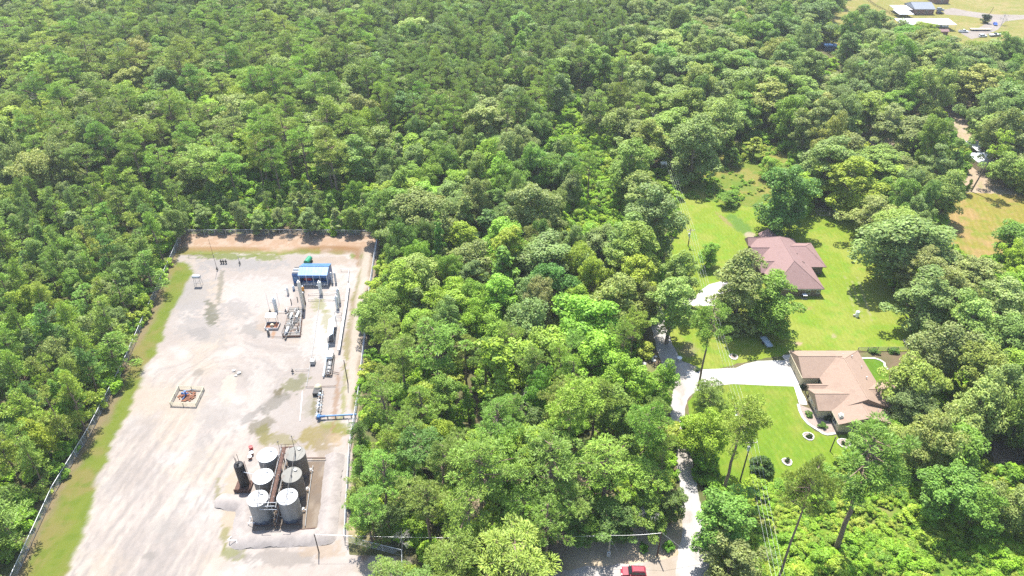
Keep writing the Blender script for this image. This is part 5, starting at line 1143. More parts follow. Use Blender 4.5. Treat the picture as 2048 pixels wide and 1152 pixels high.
for k, (a, c, mt, lb) in enumerate([(340, 158, 'red', 'dark red bucket, farthest of the three behind the black vessel'), (345, 205, 'white', 'white-lidded bucket, middle of the three behind the black vessel'), (333, 238, 'white', 'white bucket, nearest of the three behind the black vessel')]):
    x, y = gp(*z4(a, c)); t = thing('bucket', lb, 'bucket', (x, y, 0), 'buckets behind the black vessel'); b = B(); b.lathe((x, y, 0), [(.38, 0), (.42, .75), (.4, .77)], 16); b.build('shell', M['rustlight' if k else 'red'], t, True); b = B(); b.lathe((x, y, .77), [(.44, 0), (.44, .06), (.1, .1)], 16); b.build('lid', M[mt], t, True)
def gpipe(pts, r, mat, label, z=.2, name='pipe', feet=False):
    P = [Vector((*gp(*p), z)) for p in pts]; b = B(); b.tube(P, r, 8)
    for p in P: b.dome(p-Vector((0, 0, r)), r*1.3, r*2.2, 8, 3) if False else None
    if not feet: return tag(b.build(name, M[mat]), label, 'pipe')
    t = thing(name, label, 'pipe', (P[0].x, P[0].y, 0)); b.build('line', M[mat], t)
    for a, c in zip(P[:-1], P[1:]):
        n = max(1, int((c-a).length/4))
        for k in range(n+1):
            q = a+(c-a)*k/n; f = B(); f.cyl((q.x, q.y, 0), (q.x, q.y, z), .05, 6); f.box((q.x, q.y, z), (.16, .16, .1)); f.build('foot', M['steel'], t)
    return t
gpipe([z4(800, 246), z4(955, 246)], .13, 'rust', 'rusty pipe from the back right tank to the dike', .6); gpipe([z4(515, 850), z4(700, 835), z4(870, 815)], .1, 'rust', 'rusty pipe along the foot of the front tanks', .35)
gpipe([z4(365, 798), z4(545, 798), z4(760, 786)], .08, 'rust', 'rusty drain line across the front tank bases', .5); gpipe([z4(850, 300), z4(800, 660), z4(785, 800)], .06, 'steel', 'thin grey pipe beside the right tank row', .4)
for k, (a, c) in enumerate([(835, 345), (808, 500), (775, 668)]):
    x, y = gp(*z4(a, c)); t = thing('valve_assembly', 'white pipe and valve beside the %s right tank' % ('back', 'middle', 'front')[k], 'valve', (x, y, 0)); b = B(); b.tube([(x-.8, y, .5), (x+.35, y, .5), (x+.35, y, .05)], .07, 8); b.build('pipe', M['white'], t); b = B(); b.cyl((x, y, .5), (x, y, .95), .07, 8); b.lathe((x, y, .95), [(.22, 0), (.22, .05)], 12); b.build('handwheel', M['steel'], t)
x, y = gp(*z4(350, 775)); t = thing('pipe_stand', 'white pipe stand at the left foot of the front left tank', 'pipe', (x, y, 0)); b = B(); b.tube([(x-.5, y-.5, .05), (x-.5, y-.5, 1.1), (x+.8, y-.5, 1.1)], .06, 8); b.tube([(x-.5, y+.9, .05), (x-.5, y+.9, 1.1), (x+.8, y+.9, 1.1)], .06, 8); b.tube([(x-.5, y-.5, .6), (x-.5, y+.9, .6)], .05, 8); b.build('pipe', M['white'], t)
P = [Vector((*gp(*z4(a, c)), z)) for a, c, z in [(175, 880, .1), (160, 925, 1.0), (165, 935, 1.0), (225, 930, 1.0), (232, 968, .1)]]; t = thing('pipe_barrier', 'white bent pipe barrier at the left corner of the gravel dike', 'barrier', (P[0].x, P[0].y, 0)); b = B(); b.tube(P, .07, 8); b.build('frame', M['white'], t)

# ------------------------------------------------------------------ railed wellhead
t = thing('well_railing', 'square cream pipe railing round the wellhead pit in the gravel', 'railing', (*gp(372, 795), 0))
cs = [gp(342, 812), gp(393, 814), gp(409, 781), gp(359, 779)]
for k in range(4):
    a, c = Vector((*cs[k], 0)), Vector((*cs[(k+1) % 4], 0))
    for z in (.35, .75, 1.15): b = B(); b.cyl((a.x, a.y, z), (c.x, c.y, z), .075, 8); b.build('rail', M['cream'], t)
    for q in (0, .5): p = a+(c-a)*q; b = B(); b.cyl((p.x, p.y, 0), (p.x, p.y, 1.2), .09, 8); b.build('post', M['cream'], t)
x, y = gp(373, 793); t = thing('wellhead', 'blue wellhead in the rust-brown pit inside the square railing', 'wellhead', (x, y, 0))
b = B(); g = np.random.default_rng(4)
for k in range(70):
    a = g.uniform(0, 6.28); r = g.uniform(0, 2.1)**1; s_ = g.uniform(.15, .4); b.box((x+.25+r*math.cos(a), y+r*math.sin(a)*.8, .08+.14*(2.1-r)), (s_*2, s_, .2), g.uniform(0, 3))
b.build('rusty_heap', M['rustlight'], t)
b = B(); b.lathe((x, y, 0), [(.34, 0), (.34, .3), (.2, .32), (.2, .9), (.32, .92), (.32, 1.05), (.16, 1.07), (.16, 1.6), (.25, 1.62), (.25, 1.72), (.05, 1.75)], 14); b.build('casing_head', M['blue'], t, True)
b = B(); b.cyl((x-.7, y, 1.0), (x+.7, y, 1.0), .14, 10); b.cyl((x-.75, y-.15, 1.0), (x-.75, y+.15, 1.0), .28, 12); b.build('valve', M['blue'], t); b = B(); b.tube([(x, y-.1, .5), (x-.4, y-1.4, .4)], .1, 8); b.build('flow_line', M['blue'], t)
b = B(); b.tube([(x-1.2, y+1.6, .4), (x+1.7, y+2.0, .4)], .06, 6); b.build('bleed_line', M['palewash'], t)

# ------------------------------------------------------------------ process vessels
z2 = lambda a, c: (520+a*220/1584, 540+c*220/1584)
def vessel(base, topy, wpx, mat, label, band=None, name='process_vessel', noz=True):
    x, y = gp(*base); hh = height_at(*base, topy); r = wpx*.5*mpp(*base)
    t = thing(name, label, 'vessel', (x, y, 0)); b = B(); b.lathe((x, y, 0), [(r, .5), (r, hh-r*.5), (r*.85, hh-r*.22), (r*.5, hh-.06*r), (.04, hh)], 20); b.build('shell', M[mat], t, True)
    b = B(); b.lathe((x, y, 0), [(r*1.03, 0), (r*1.03, .9 if hh > 3 else .4)], 20); b.build('skirt', M[band or mat], t, True)
    b = B(); b.lathe((x, y, hh-.05), [(.12, 0), (.12, .3), (.2, .3), (.2, .42), (.05, .46)], 10); b.build('top_nozzle', M['galv'], t)
    if noz:
        b = B(); b.cyl((x-r-.35, y-.1, hh*.7), (x, y-.1, hh*.7), .09, 8); b.cyl((x-r-.4, y-.1, hh*.7), (x-r-.3, y-.1, hh*.7), .16, 8); b.tube([(x+r*.6, y-r, .3), (x+r*.6, y-r-.3, 1.4), (x+r*.6, y-r+.1, 2.4)], .05, 6); b.build('nozzle', M['steel'], t)
    return t
M['vesselgrey'] = paint('vessel_grey_paint', (.72, .72, .68), .5, .1, var=.1, dirt=(.22, .21, .2)); M['vesseltan'] = paint('vessel_tan_paint', (.72, .63, .52), .5, .05, var=.1, dirt=(.24, .19, .15))
vessel(z2(634, 566), z2(0, 165)[1], 6.6, 'vesseltan', 'tallest tan process column, rising from the back of the dark skid')
vessel(z2(650, 490), z2(0, 335)[1], 4.2, 'tankdark', 'shorter dark brown column just right of the tallest one', 'rust')
vessel(z2(882, 352), z2(0, 168)[1], 7.2, 'vesselgrey', 'grey upright vessel in front of the blue building'); vessel(z2(1146, 470), z2(0, 270)[1], 6.2, 'vesselgrey', 'grey upright vessel near the right track, rear of the close pair')
vessel(z2(1122, 556), z2(0, 378)[1], 6.4, 'vesselgrey', 'grey upright vessel near the right track, front of the close pair'); vessel(z2(236, 588), z2(0, 405)[1], 7.4, 'vesselgrey', 'grey upright vessel at the left end of the process plant')
vessel(z2(408, 352), z2(0, 260)[1], 4.4, 'vesselgrey', 'slim grey vessel between the left vessel and the blue building'); vessel(z2(128, 940), z2(0, 870)[1], 5.2, 'tankdark', 'short dark drum beside the orange rust stain', noz=False)
vessel(z2(490, 292), z2(0, 235)[1], 4.6, 'palewash', 'small pale-topped drum left of the tallest column', 'blue', noz=False); vessel(z2(625, 315), z2(0, 245)[1], 4.8, 'orange', 'small orange drum right of the tallest column', 'dark', noz=False)
# long skid of pipes and grating
SK = [gp(*z2(430, 560)), gp(*z2(620, 560)), gp(*z2(580, 965)), gp(*z2(335, 970))]
t = thing('process_skid', 'long dark steel skid with grating and pipes in the middle of the process plant', 'skid', (*gp(*z2(520, 760)), 0))
lerp = lambda p, q, k: (p[0]+(q[0]-p[0])*k, p[1]+(q[1]-p[1])*k)
for k in range(12):
    a0, a1 = lerp(SK[0], SK[3], k/12+.006), lerp(SK[0], SK[3], (k+1)/12-.006); c0, c1 = lerp(SK[1], SK[2], k/12+.006), lerp(SK[1], SK[2], (k+1)/12-.006)
    b = B(); b.prism([a1, c1, c0, a0], .5, .56); b.build('grating_panel', M['grating'], t)
b = B()
for p, q in ((SK[0], SK[3]), (SK[1], SK[2]), (SK[0], SK[1]), (SK[3], SK[2]), (lerp(SK[0], SK[3], .5), lerp(SK[1], SK[2], .5))): b.cyl((*p, .32), (*q, .32), .2, 4)
b.build('beam', M['rust'], t); g = np.random.default_rng(9)
for k in range(26):
    u, v = g.uniform(.05, .95), g.uniform(.02, .95); p = lerp(lerp(SK[0], SK[1], u), lerp(SK[3], SK[2], u), v); l = g.uniform(.6, 2.6); z = g.uniform(.8, 1.9); b = B()
    if g.random() < .6: b.tube([(p[0], p[1], .5), (p[0], p[1], z), (p[0], p[1]-l, z), (p[0], p[1]-l, .5)], g.uniform(.05, .11), 6)
    else: b.tube([(p[0]-l*.5, p[1], z), (p[0]+l*.5, p[1], z), (p[0]+l*.5, p[1], .5)], g.uniform(.05, .11), 6)
    b.build('pipe', M[['steel', 'galv', 'dark', 'steel', 'rust'][k % 5]], t)
for u, v, l, r in ((.22, .86, 2.2, .38), (.72, .32, 2.6, .3), (.3, .35, 1.8, .28)):
    p = lerp(lerp(SK[0], SK[1], u), lerp(SK[3], SK[2], u), v); b = B(); b.cyl((p[0], p[1]-l/2, 1.1), (p[0], p[1]+l/2, 1.1), r, 14); b.build('horizontal_drum', M['galv' if v > .5 else 'vesselgrey'], t, True)
for k in range(7):
    b = B(); q = lerp(SK[1], SK[2], k/6); b.cyl((*q, .5), (*q, 1.6), .035, 6); b.build('rail_post', M['galv'], t)
b = B(); b.tube([(*SK[1], 1.6), (*SK[2], 1.6)], .03, 6); b.tube([(*SK[2], 1.6), (*SK[3], 1.6)], .03, 6); b.build('handrail', M['galv'], t)
for a, c, tp in ((455, 490, 415), (545, 450, 400), (375, 880, 790)):
    x, y = gp(*z2(a, c)); b = B(); b.cyl((x, y, 0), (x, y, max(1.5, height_at(*z2(a, c), z2(0, tp)[1]))), .13, 8); b.build('stack', M['dark'], t)
x, y = gp(*z2(383, 975)); b = B(); b.cyl((x, y+1.4, .4), (x, y-1.2, .4), .22, 10); b.build('horizontal_drum', M['dark'], t)
# small heater under a white hood with a rusty tray
x, y = gp(*z2(185, 820)); t = thing('heater_unit', 'small unit with a white hood over a rusty tray, left of the long skid', 'heater', (x, y, 0))
b = B(); b.box((x, y, .2), (3.4, 2.6, .12)); b.build('tray', M['rustlight'], t)
for k, (cx, cyy, sx, sy) in enumerate(((0, 1.3, 3.5, .1), (0, -1.3, 3.5, .1), (-1.72, 0, .1, 2.5), (1.72, 0, .1, 2.5))): b = B(); b.box((x+cx, y+cyy, .42), (sx, sy, .55)); b.build('tray_side', M['galv' if k == 1 else 'steel'], t)
b = B(); b.lathe((x-.1, y, .3), [(.5, 0), (.55, .4), (.3, .7)], 12); b.build('pump', M['cream'], t); b = B(); b.tube([(x-1.2, y-.8, .4), (x-1.2, y-.8, 1.0), (x+1.1, y-.6, 1.0), (x+1.1, y+.9, .9)], .09, 8); b.build('pipe', M['rustlight'], t)
b = B(); b.slab([(x-1.9, y+1.0, 2.5), (x+.9, y+1.0, 2.5), (x+.9, y+2.5, 2.8), (x-1.9, y+2.5, 2.8)], .1); b.build('hood', M['white'], t)
for sx in (-1.8, .8):
    for sy in (1.05, 2.4): b = B(); b.cyl((x+sx, y+sy, 0), (x+sx, y+sy, 2.5), .05, 6); b.build('leg', M['steel'], t)
def stand_pipe(base, top, label, mat='steel', r=.05, valve=True):
    x, y = gp(*base); hh = height_at(*base, top[1]); t = thing('stand_pipe', label, 'pipe', (x, y, 0)); b = B(); b.cyl((x, y, 0), (x, y, hh), r, 8, r*.6); b.build('pipe', M[mat], t)
    if valve: b = B(); b.cyl((x-.3, y, .5), (x+.3, y, .5), .2, 8); b.cyl((x, y-.3, .9), (x, y+.3, .9), .14, 8); b.cyl((x, y, .2), (x, y, 1.2), .12, 8); b.build('valve', M['dark'], t)
    return t
stand_pipe(z2(150, 620), z2(115, 330), 'tall thin stand pipe with a dark valve left of the left vessel', 'galv'); stand_pipe(z2(275, 490), z2(298, 330), 'pale stand pipe behind the left vessel', 'galv', .06, False); stand_pipe(z2(375, 615), z2(380, 560), 'short looped stand pipe right of the left vessel', 'galv', .06)
stand_pipe((435, 541), (421, 478), 'tall thin rusty mast with a valve at the back left of the compound', 'rust', .06); stand_pipe((480, 529), (478, 511), 'small valve tree standing alone by the green strip', 'steel', .1)
for k, px in enumerate((443, 447.5, 452.5)):
    x, y = gp(px, 527); t = thing('dark_valve', ('leftmost', 'middle', 'rightmost')[k]+' of the three small dark valves on the pale patch at the back', 'valve', (x, y, 0)); b = B(); b.lathe((x, y, 0), [(.16, 0), (.16, .5), (.3, .52), (.3, .65), (.12, .68), (.12, 1.3), (.28, 1.32), (.28, 1.38)], 10); b.build('body', M['dark'], t); b = B(); b.cyl((x-.4, y, .85), (x+.4, y, .85), .12, 8); b.build('outlet', M['dark'], t)
gpipe([(378, 516), (428, 515)], .05, 'rust', 'thin rusty pipe run at the back left of the compound', 1.0, feet=True)
x, y = gp(398, 571); t = thing('stand_tank', 'small horizontal white tank on a tall four-legged stand near the left verge', 'tank', (x, y, 0)); hz = 2.6
b = B(); b.cyl((x-1.0, y, hz+.5), (x+1.0, y, hz+.5), .55, 18); b.cyl((x-1.08, y, hz+.5), (x-1.0, y, hz+.5), .45, 18); b.cyl((x+1.0, y, hz+.5), (x+1.08, y, hz+.5), .45, 18); b.build('drum', M['galv'], t, True)
for sx in (-.8, .8):
    for sy in (-.5, .5): b = B(); b.cyl((x+sx*1.25, y+sy*1.3, 0), (x+sx, y+sy*.8, hz+.2), .045, 6); b.build('leg', M['steel'], t)
b = B(); b.tube([(x-.9, y-.55, 1.2), (x+.9, y-.55, 1.2)], .035); b.tube([(x-.9, y-.55, .3), (x+.9, y-.5, 2.2)], .03); b.build('brace', M['steel'], t)
# blue compressor building
x0, y0 = gp(601, 571); x1, _ = gp(657, 571); t = thing('compressor_building', 'open-fronted blue metal building with a ridged blue roof at the back of the compound', 'building', ((x0+x1)/2, y0+2.5, 0))
D_ = 5.8; hw = 3.7; b = B(); b.box(((x0+x1)/2, y0+D_, hw/2), (x1-x0, .15, hw)); b.box((x1-.08, y0+D_/2, hw/2), (.15, D_-.2, hw)); b.box((x0+.08, y0+D_/2, hw/2), (.15, D_-.2, hw)); b.box(((x0+x1)/2, y0, hw-.5), (x1-x0, .14, 1.0))
for s_ in (x0+.01, x1-.16): b.add([(s_, y0, hw), (s_, y0+D_, hw), (s_, y0+D_/2, hw+.9), (s_+.15, y0, hw), (s_+.15, y0+D_, hw), (s_+.15, y0+D_/2, hw+.9)], [(0, 2, 1), (3, 4, 5), (0, 1, 4, 3), (1, 2, 5, 4), (2, 0, 3, 5)])
b.build('wall', M['blue'], t)
for k, (ya, yb, za, zb) in enumerate(((y0-.2, y0+D_/2, hw-.02, hw+1.0), (y0+D_+.2, y0+D_/2, hw-.02, hw+1.0))):
    n = 9
    for q in range(n):
        xa, xb = x0-.18+(x1-x0+.36)*q/n+.015, x0-.18+(x1-x0+.36)*(q+1)/n-.015; b = B(); b.slab([(xa, ya, za), (xb, ya, za), (xb, yb, zb), (xa, yb, zb)] if k == 0 else [(xa, yb, zb), (xb, yb, zb), (xb, ya, za), (xa, ya, za)], .07); b.build('roof_panel', M['blueroof'], t)
b = B(); b.tube([(x0-.3, y0+D_/2, hw+1.02), (x1+.3, y0+D_/2, hw+1.02)], .12, 6); b.build('ridge_cap', M['blueroof'], t)
for k in range(5): xx = x0+.1+(x1-x0-.2)*k/4; b = B(); b.box((xx, y0, hw/2), (.16, .16, hw)); b.build('column', M['galv'], t)
b = B(); b.box(((x0+x1)/2, y0+D_/2, .06), (x1-x0-.2, D_-.2, .12)); b.build('slab', M['concrete'], t)
ex = (x0+x1)/2; e = thing('compressor_engine', 'red and blue engine inside the open blue building', 'engine', (ex, y0+2.8, 0)); b = B(); b.box((ex, y0+2.8, .35), (7.4, 2.6, .45)); b.build('base', M['blue'], e); b = B(); b.box((ex-2.2, y0+2.6, 1.5), (2.0, 1.8, 1.9)); b.cyl((ex-2.2, y0+2.6, 2.4), (ex-2.2, y0+2.6, 2.9), .3, 10); b.build('block', M['red'], e); b = B(); b.cyl((ex-.6, y0+2.6, 1.5), (ex+1.8, y0+2.6, 1.5), .75, 16); b.build('compressor', M['blue'], e, True); b = B(); b.cyl((ex+2.6, y0+2.4, .5), (ex+2.6, y0+2.4, 2.8), .45, 14); b.build('scrubber', M['blue'], e, True)
x, y = gp(595, 567); t = thing('cooler_unit', 'blue finned cooler box attached to the left of the blue building', 'cooler', (x-.2, y+1.5, 0)); b = B(); b.box((x-.15, y+1.8, 1.7), (1.9, 3.6, 3.3)); b.build('casing', M['blue'], t); b = B(); b.cyl((x-.15, y-.02, 1.7), (x-.15, y-.12, 1.7), .75, 18); b.build('fan_ring', M['blueroof'], t)
for k in range(5): b = B(); b.box((x-.15, y+.4+k*.7, 3.42), (1.8, .5, .12)); b.build('louvre', M['palewash' if k % 2 else 'dark'], t)
x, y = gp(617, 527); t = thing('green_tank', 'green tilted horizontal tank behind the blue building', 'tank', (x, y, 0)); b = B(); b.cyl((x-.25, y-1.3, 1.1), (x+.3, y+1.4, 1.1), .8, 20); b.build('drum', M['green'], t, True)
for s_ in (-1, 1): b = B(); b.box((x+s_*.28, y+s_*1.0, .25), (1.6, .3, .5)); b.build('saddle', M['dark'], t)
for k, px in enumerate((665, 672)):
    x, y = gp(px, 566); t = thing('silencer_pipe', '%s of the two upright silver pipes right of the blue building' % ('left', 'right')[k], 'pipe', (x, y, 0)); hh = height_at(px, 566, 545); b = B(); b.lathe((x, y, 0), [(.3, 0), (.3, hh-.3), (.2, hh-.1), (.2, hh)], 14); b.build('shell', M['galv'], t, True); b = B(); b.lathe((x, y, 0), [(.42, 0), (.42, .12)], 12); b.build('flange', M['steel'], t)
# pipe racks, tray and roofed skid along the right track
def tray(pts, z, wd, mat, label, name='pipe_rack'):
    P = [Vector((*gp(*p, z), z)) for p in pts]; t = thing(name, label, 'pipe rack', (P[0].x, P[0].y, 0))
    for a, c in zip(P[:-1], P[1:]):
        d = (c-a).normalized(); n = Vector((-d.y, d.x, 0)); L_ = (c-a).length; m = max(1, int(L_/3))
        for k in range(m):
            p, q = a+d*(L_*k/m+.03), a+d*(L_*(k+1)/m-.03); b = B(); b.slab([p+n*wd/2, p-n*wd/2, q-n*wd/2, q+n*wd/2][::-1], .1); b.build('tray_cover', M[mat], t)
        for k in range(m+1):
            p = a+d*(L_*k/m)
            b = B(); b.cyl((p.x, p.y, 0), (p.x, p.y, z-.1), .06, 6); b.build('support_post', M['steel'], t)
        b = B(); b.tube([a+n*wd*.4+Vector((0, 0, -.2)), c+n*wd*.4+Vector((0, 0, -.2))], .06, 6); b.tube([a-n*wd*.4+Vector((0, 0, -.2)), c-n*wd*.4+Vector((0, 0, -.2))], .06, 6); b.build('pipe', M['galv'], t)
    return t
tray([(697, 567), (691, 612), (684, 655), (677, 700)], 1.3, .62, 'steel', 'long grey raised pipe tray along the right side of the process plant')
hC = 3.0; cc = [z2(985, 695), z2(1085, 665), z2(1055, 930), z2(962, 952)]; P = [Vector((*gp(*p, hC), hC+dz)) for p, dz in zip(cc, (-.35, .35, .35, -.35))]
t = thing('shelter_roof', 'sloping pale-blue sheet-metal shelter on posts beside the pipe tray', 'shelter', ((P[0].x+P[2].x)/2, (P[0].y+P[2].y)/2, 0))
for k in range(6):
    a, b_, c, d = [Vector(v) for v in (P[0].lerp(P[3], k/6+.003), P[1].lerp(P[2], k/6+.003), P[1].lerp(P[2], (k+1)/6-.003), P[0].lerp(P[3], (k+1)/6-.003))]; o = B(); o.slab([d, c, b_, a], .05); o.build('roof_panel', M['palewash'], t)
for p in P: o = B(); o.cyl((p.x, p.y, 0), (p.x, p.y, p.z-.1), .07, 6); o.build('post', M['galv'], t)
o = B(); o.box(((P[0].x+P[2].x)/2, (P[0].y+P[2].y)/2, .3), (1.3, abs(P[0].y-P[3].y)-1.5, .25)); o.build('meter_run', M['dark'], t)
z3 = lambda a, c: (420+a*340/1780, 680+c*220/1152)
t = thing('meter_skid', 'dark framed meter skid with a white cover at its far end', 'skid', (*gp(*z3(1250, 280)), 0)); q0, q1, q2, q3 = [Vector((*gp(*z3(a, c)), 0)) for a, c in ((1245, 175), (1305, 175), (1275, 385), (1205, 380))]
for a, c in ((q0, q3), (q1, q2), (q0, q1), (q3, q2)): b = B(); b.cyl((a.x, a.y, .5), (c.x, c.y, .5), .2, 4); b.build('beam', M['dark'], t)
for k in (.28, .5, .72): a, c = q0.lerp(q1, k), q3.lerp(q2, k); b = B(); b.tube([(a.x, a.y, .9), (c.x, c.y, .9)], .13 if k == .5 else .09, 8); b.build('pipe', M['white' if k == .5 else 'steel'], t)
for k in (.35, .6, .8, .95): a = q0.lerp(q3, k).lerp(q1.lerp(q2, k), .5); b = B(); b.cyl((a.x-.5, a.y, .9), (a.x+.5, a.y, .9), .2, 8); b.cyl((a.x, a.y, .5), (a.x, a.y, 1.4), .14, 8); b.build('valve', M['dark'], t)
a = q0.lerp(q1, .5); b = B(); b.box((a.x, a.y-1.0, 1.5), (1.5, 2.2, .9)); b.build('cover', M['white'], t)
gpipe([z3(1238, 60), z3(1215, 230), z3(1190, 400)], .2, 'palewash', 'long pale-blue pipe left of the dark meter skid', .55, feet=True); gpipe([z3(1205, 330), z3(1350, 357)], .08, 'rust', 'short rusty pipe crossing the track end of the meter skid', .4)
gpipe([(642, 560), (640, 596), (632, 655), (625.5, 700), (613, 774)], .06, 'steel', 'thin grey flow line running down the gravel from the plant', .15); gpipe([z3(900, 322), z3(1030, 318)], .06, 'steel', 'short grey pipe joining the flow line from the left', .5, feet=True)
gpipe([z2(700, 365), z2(880, 358), z2(1100, 350)], .08, 'steel', 'grey pipe across the gravel in front of the blue building', .6, feet=True); gpipe([z2(700, 445), z2(880, 440), z2(1230, 435)], .08, 'steel', 'grey cross pipe between the skid and the pipe tray', .6, feet=True); gpipe([z2(1170, 20), z2(1285, 20), z2(1270, 190)], .07, 'galv', 'bent galvanised pipe right of the blue building', .8, feet=True)
gpipe([z2(135, 970), z2(335, 978)], .05, 'rust', 'thin pipe from the short dark drum to the skid', .3); gpipe([z2(250, 620), z2(390, 622), z2(390, 560)], .06, 'galv', 'pale pipe between the left vessel and the skid', .4, feet=True); gpipe([z2(1075, 650), z2(1175, 645)], .07, 'steel', 'upper short pipe from the shelter to the pipe tray', 1.0, feet=True); gpipe([z2(1090, 722), z2(1170, 720)], .07, 'steel', 'lower short pipe from the shelter to the pipe tray', 1.0, feet=True)
gpipe([z3(1000, 503), z3(1090, 500)], .06, 'rust', 'thin rusty pipe left of the tan separator dome', .3); gpipe([z3(1150, 495), z3(1320, 490)], .06, 'rust', 'thin rusty pipe right of the tan separator dome', .3); gpipe([z3(970, 540), z3(957, 690), z3(943, 850)], .09, 'white', 'long white pipe lying in the gravel left of the valve row', .12)
x, y = gp(*z3(1077, 262)); t = thing('chemical_tote', 'small grey box tank on the pale gravel near the meter skid', 'tank', (x, y, 0)); b = B(); b.box((x, y+.4, .75), (1.1, 1.1, 1.1)); b.build('box', M['steel'], t); b = B(); b.box((x, y+.4, .12), (1.2, 1.2, .15)); b.build('pallet', M['dark'], t); b = B(); b.cyl((x+.3, y+.5, 1.3), (x+.3, y+.5, 2.2), .06, 8); b.build('vent', M['steel'], t)
x, y = gp(*z3(1118, 585)); t = thing('separator_pit', 'tan dome over a black pit box at the head of the valve row', 'separator', (x, y, 0)); b = B(); b.box((x, y+.7, .5), (1.7, 1.8, 1.0)); b.build('pit_box', M['black'], t); b = B(); b.dome((x, y+2.0, .9), .85, .8, 16, 5); b.lathe((x, y+2.0, 0), [(.85, 0), (.85, .9)], 16); b.build('dome', M['cream'], t, True)
t = thing('valve_row', 'row of grey valves and pipes leading to the blue pipe', 'valves', (*gp(*z3(1150, 700)), 0)); A_, C_ = Vector((*gp(*z3(1168, 545)), .6)), Vector((*gp(*z3(1133, 830)), .6))
for o_, r in ((-.35, .11), (.35, .09)): b = B(); b.tube([A_+Vector((o_, 0, 0)), C_+Vector((o_, 0, 0))], r, 8); b.build('pipe', M['steel'], t)
for k in range(8):
    p = A_.lerp(C_, (k+.5)/8); b = B(); b.cyl(p+Vector((-.7, 0, 0)), p+Vector((.7, 0, 0)), .1, 8); b.cyl(p+Vector((-.1, 0, -.5)), p+Vector((-.1, 0, .6)), .1, 8); b.lathe(p+Vector((-.1, 0, .6)), [(.26, 0), (.26, .06)], 10); b.build('valve', M['palewash' if k % 3 == 1 else 'steel' if k % 2 else 'dark'], t)
P = [Vector((*gp(*z3(a, c)), .9)) for a, c in ((1143, 832), (1210, 826), (1540, 808))]; t = thing('blue_pipe', 'long blue pipe running from the valve row to the right fence', 'pipe', (P[0].x, P[0].y, 0)); b = B(); b.tube(P[:2], .3, 12); b.cyl(P[0]-Vector((0, .5, 0)), P[0]+Vector((0, .5, 0)), .38, 12); b.build('valve_body', M['blue'], t, True); b = B(); b.tube(P[1:], .2, 12); b.build('pipe', M['blueroof'], t, True)
for k in range(4): p = P[1].lerp(P[2], (k+.3)/4); b = B(); b.box((p.x, p.y, .4), (.2, .35, .8)); b.build('support', M['steel'], t)
x, y = gp(*z3(1500, 855)); t = thing('pipe_gate', 'low steel pipe frame against the right fence below the blue pipe', 'gate', (x, y, 0)); b = B(); b.tube([(x-1, y, 0), (x-1, y, 1.0), (x+1.0, y, 1.0), (x+1.0, y, 0)], .05); b.build('frame', M['steel'], t); b = B(); b.tube([(x-1, y, .5), (x+1, y, .5)], .04); b.build('rail', M['steel'], t)
stand_pipe(z3(868, 345), z3(862, 285), 'small pale stand pipe on the gravel left of the flow line', 'galv', .06)
for k, (px, py, s) in enumerate([(468, 742, .5), (478, 747, .6), (472, 752, .4)]): rock(px, py, s, ('left', 'right', 'front')[k]+' rock of the small heap in the middle of the gravel')

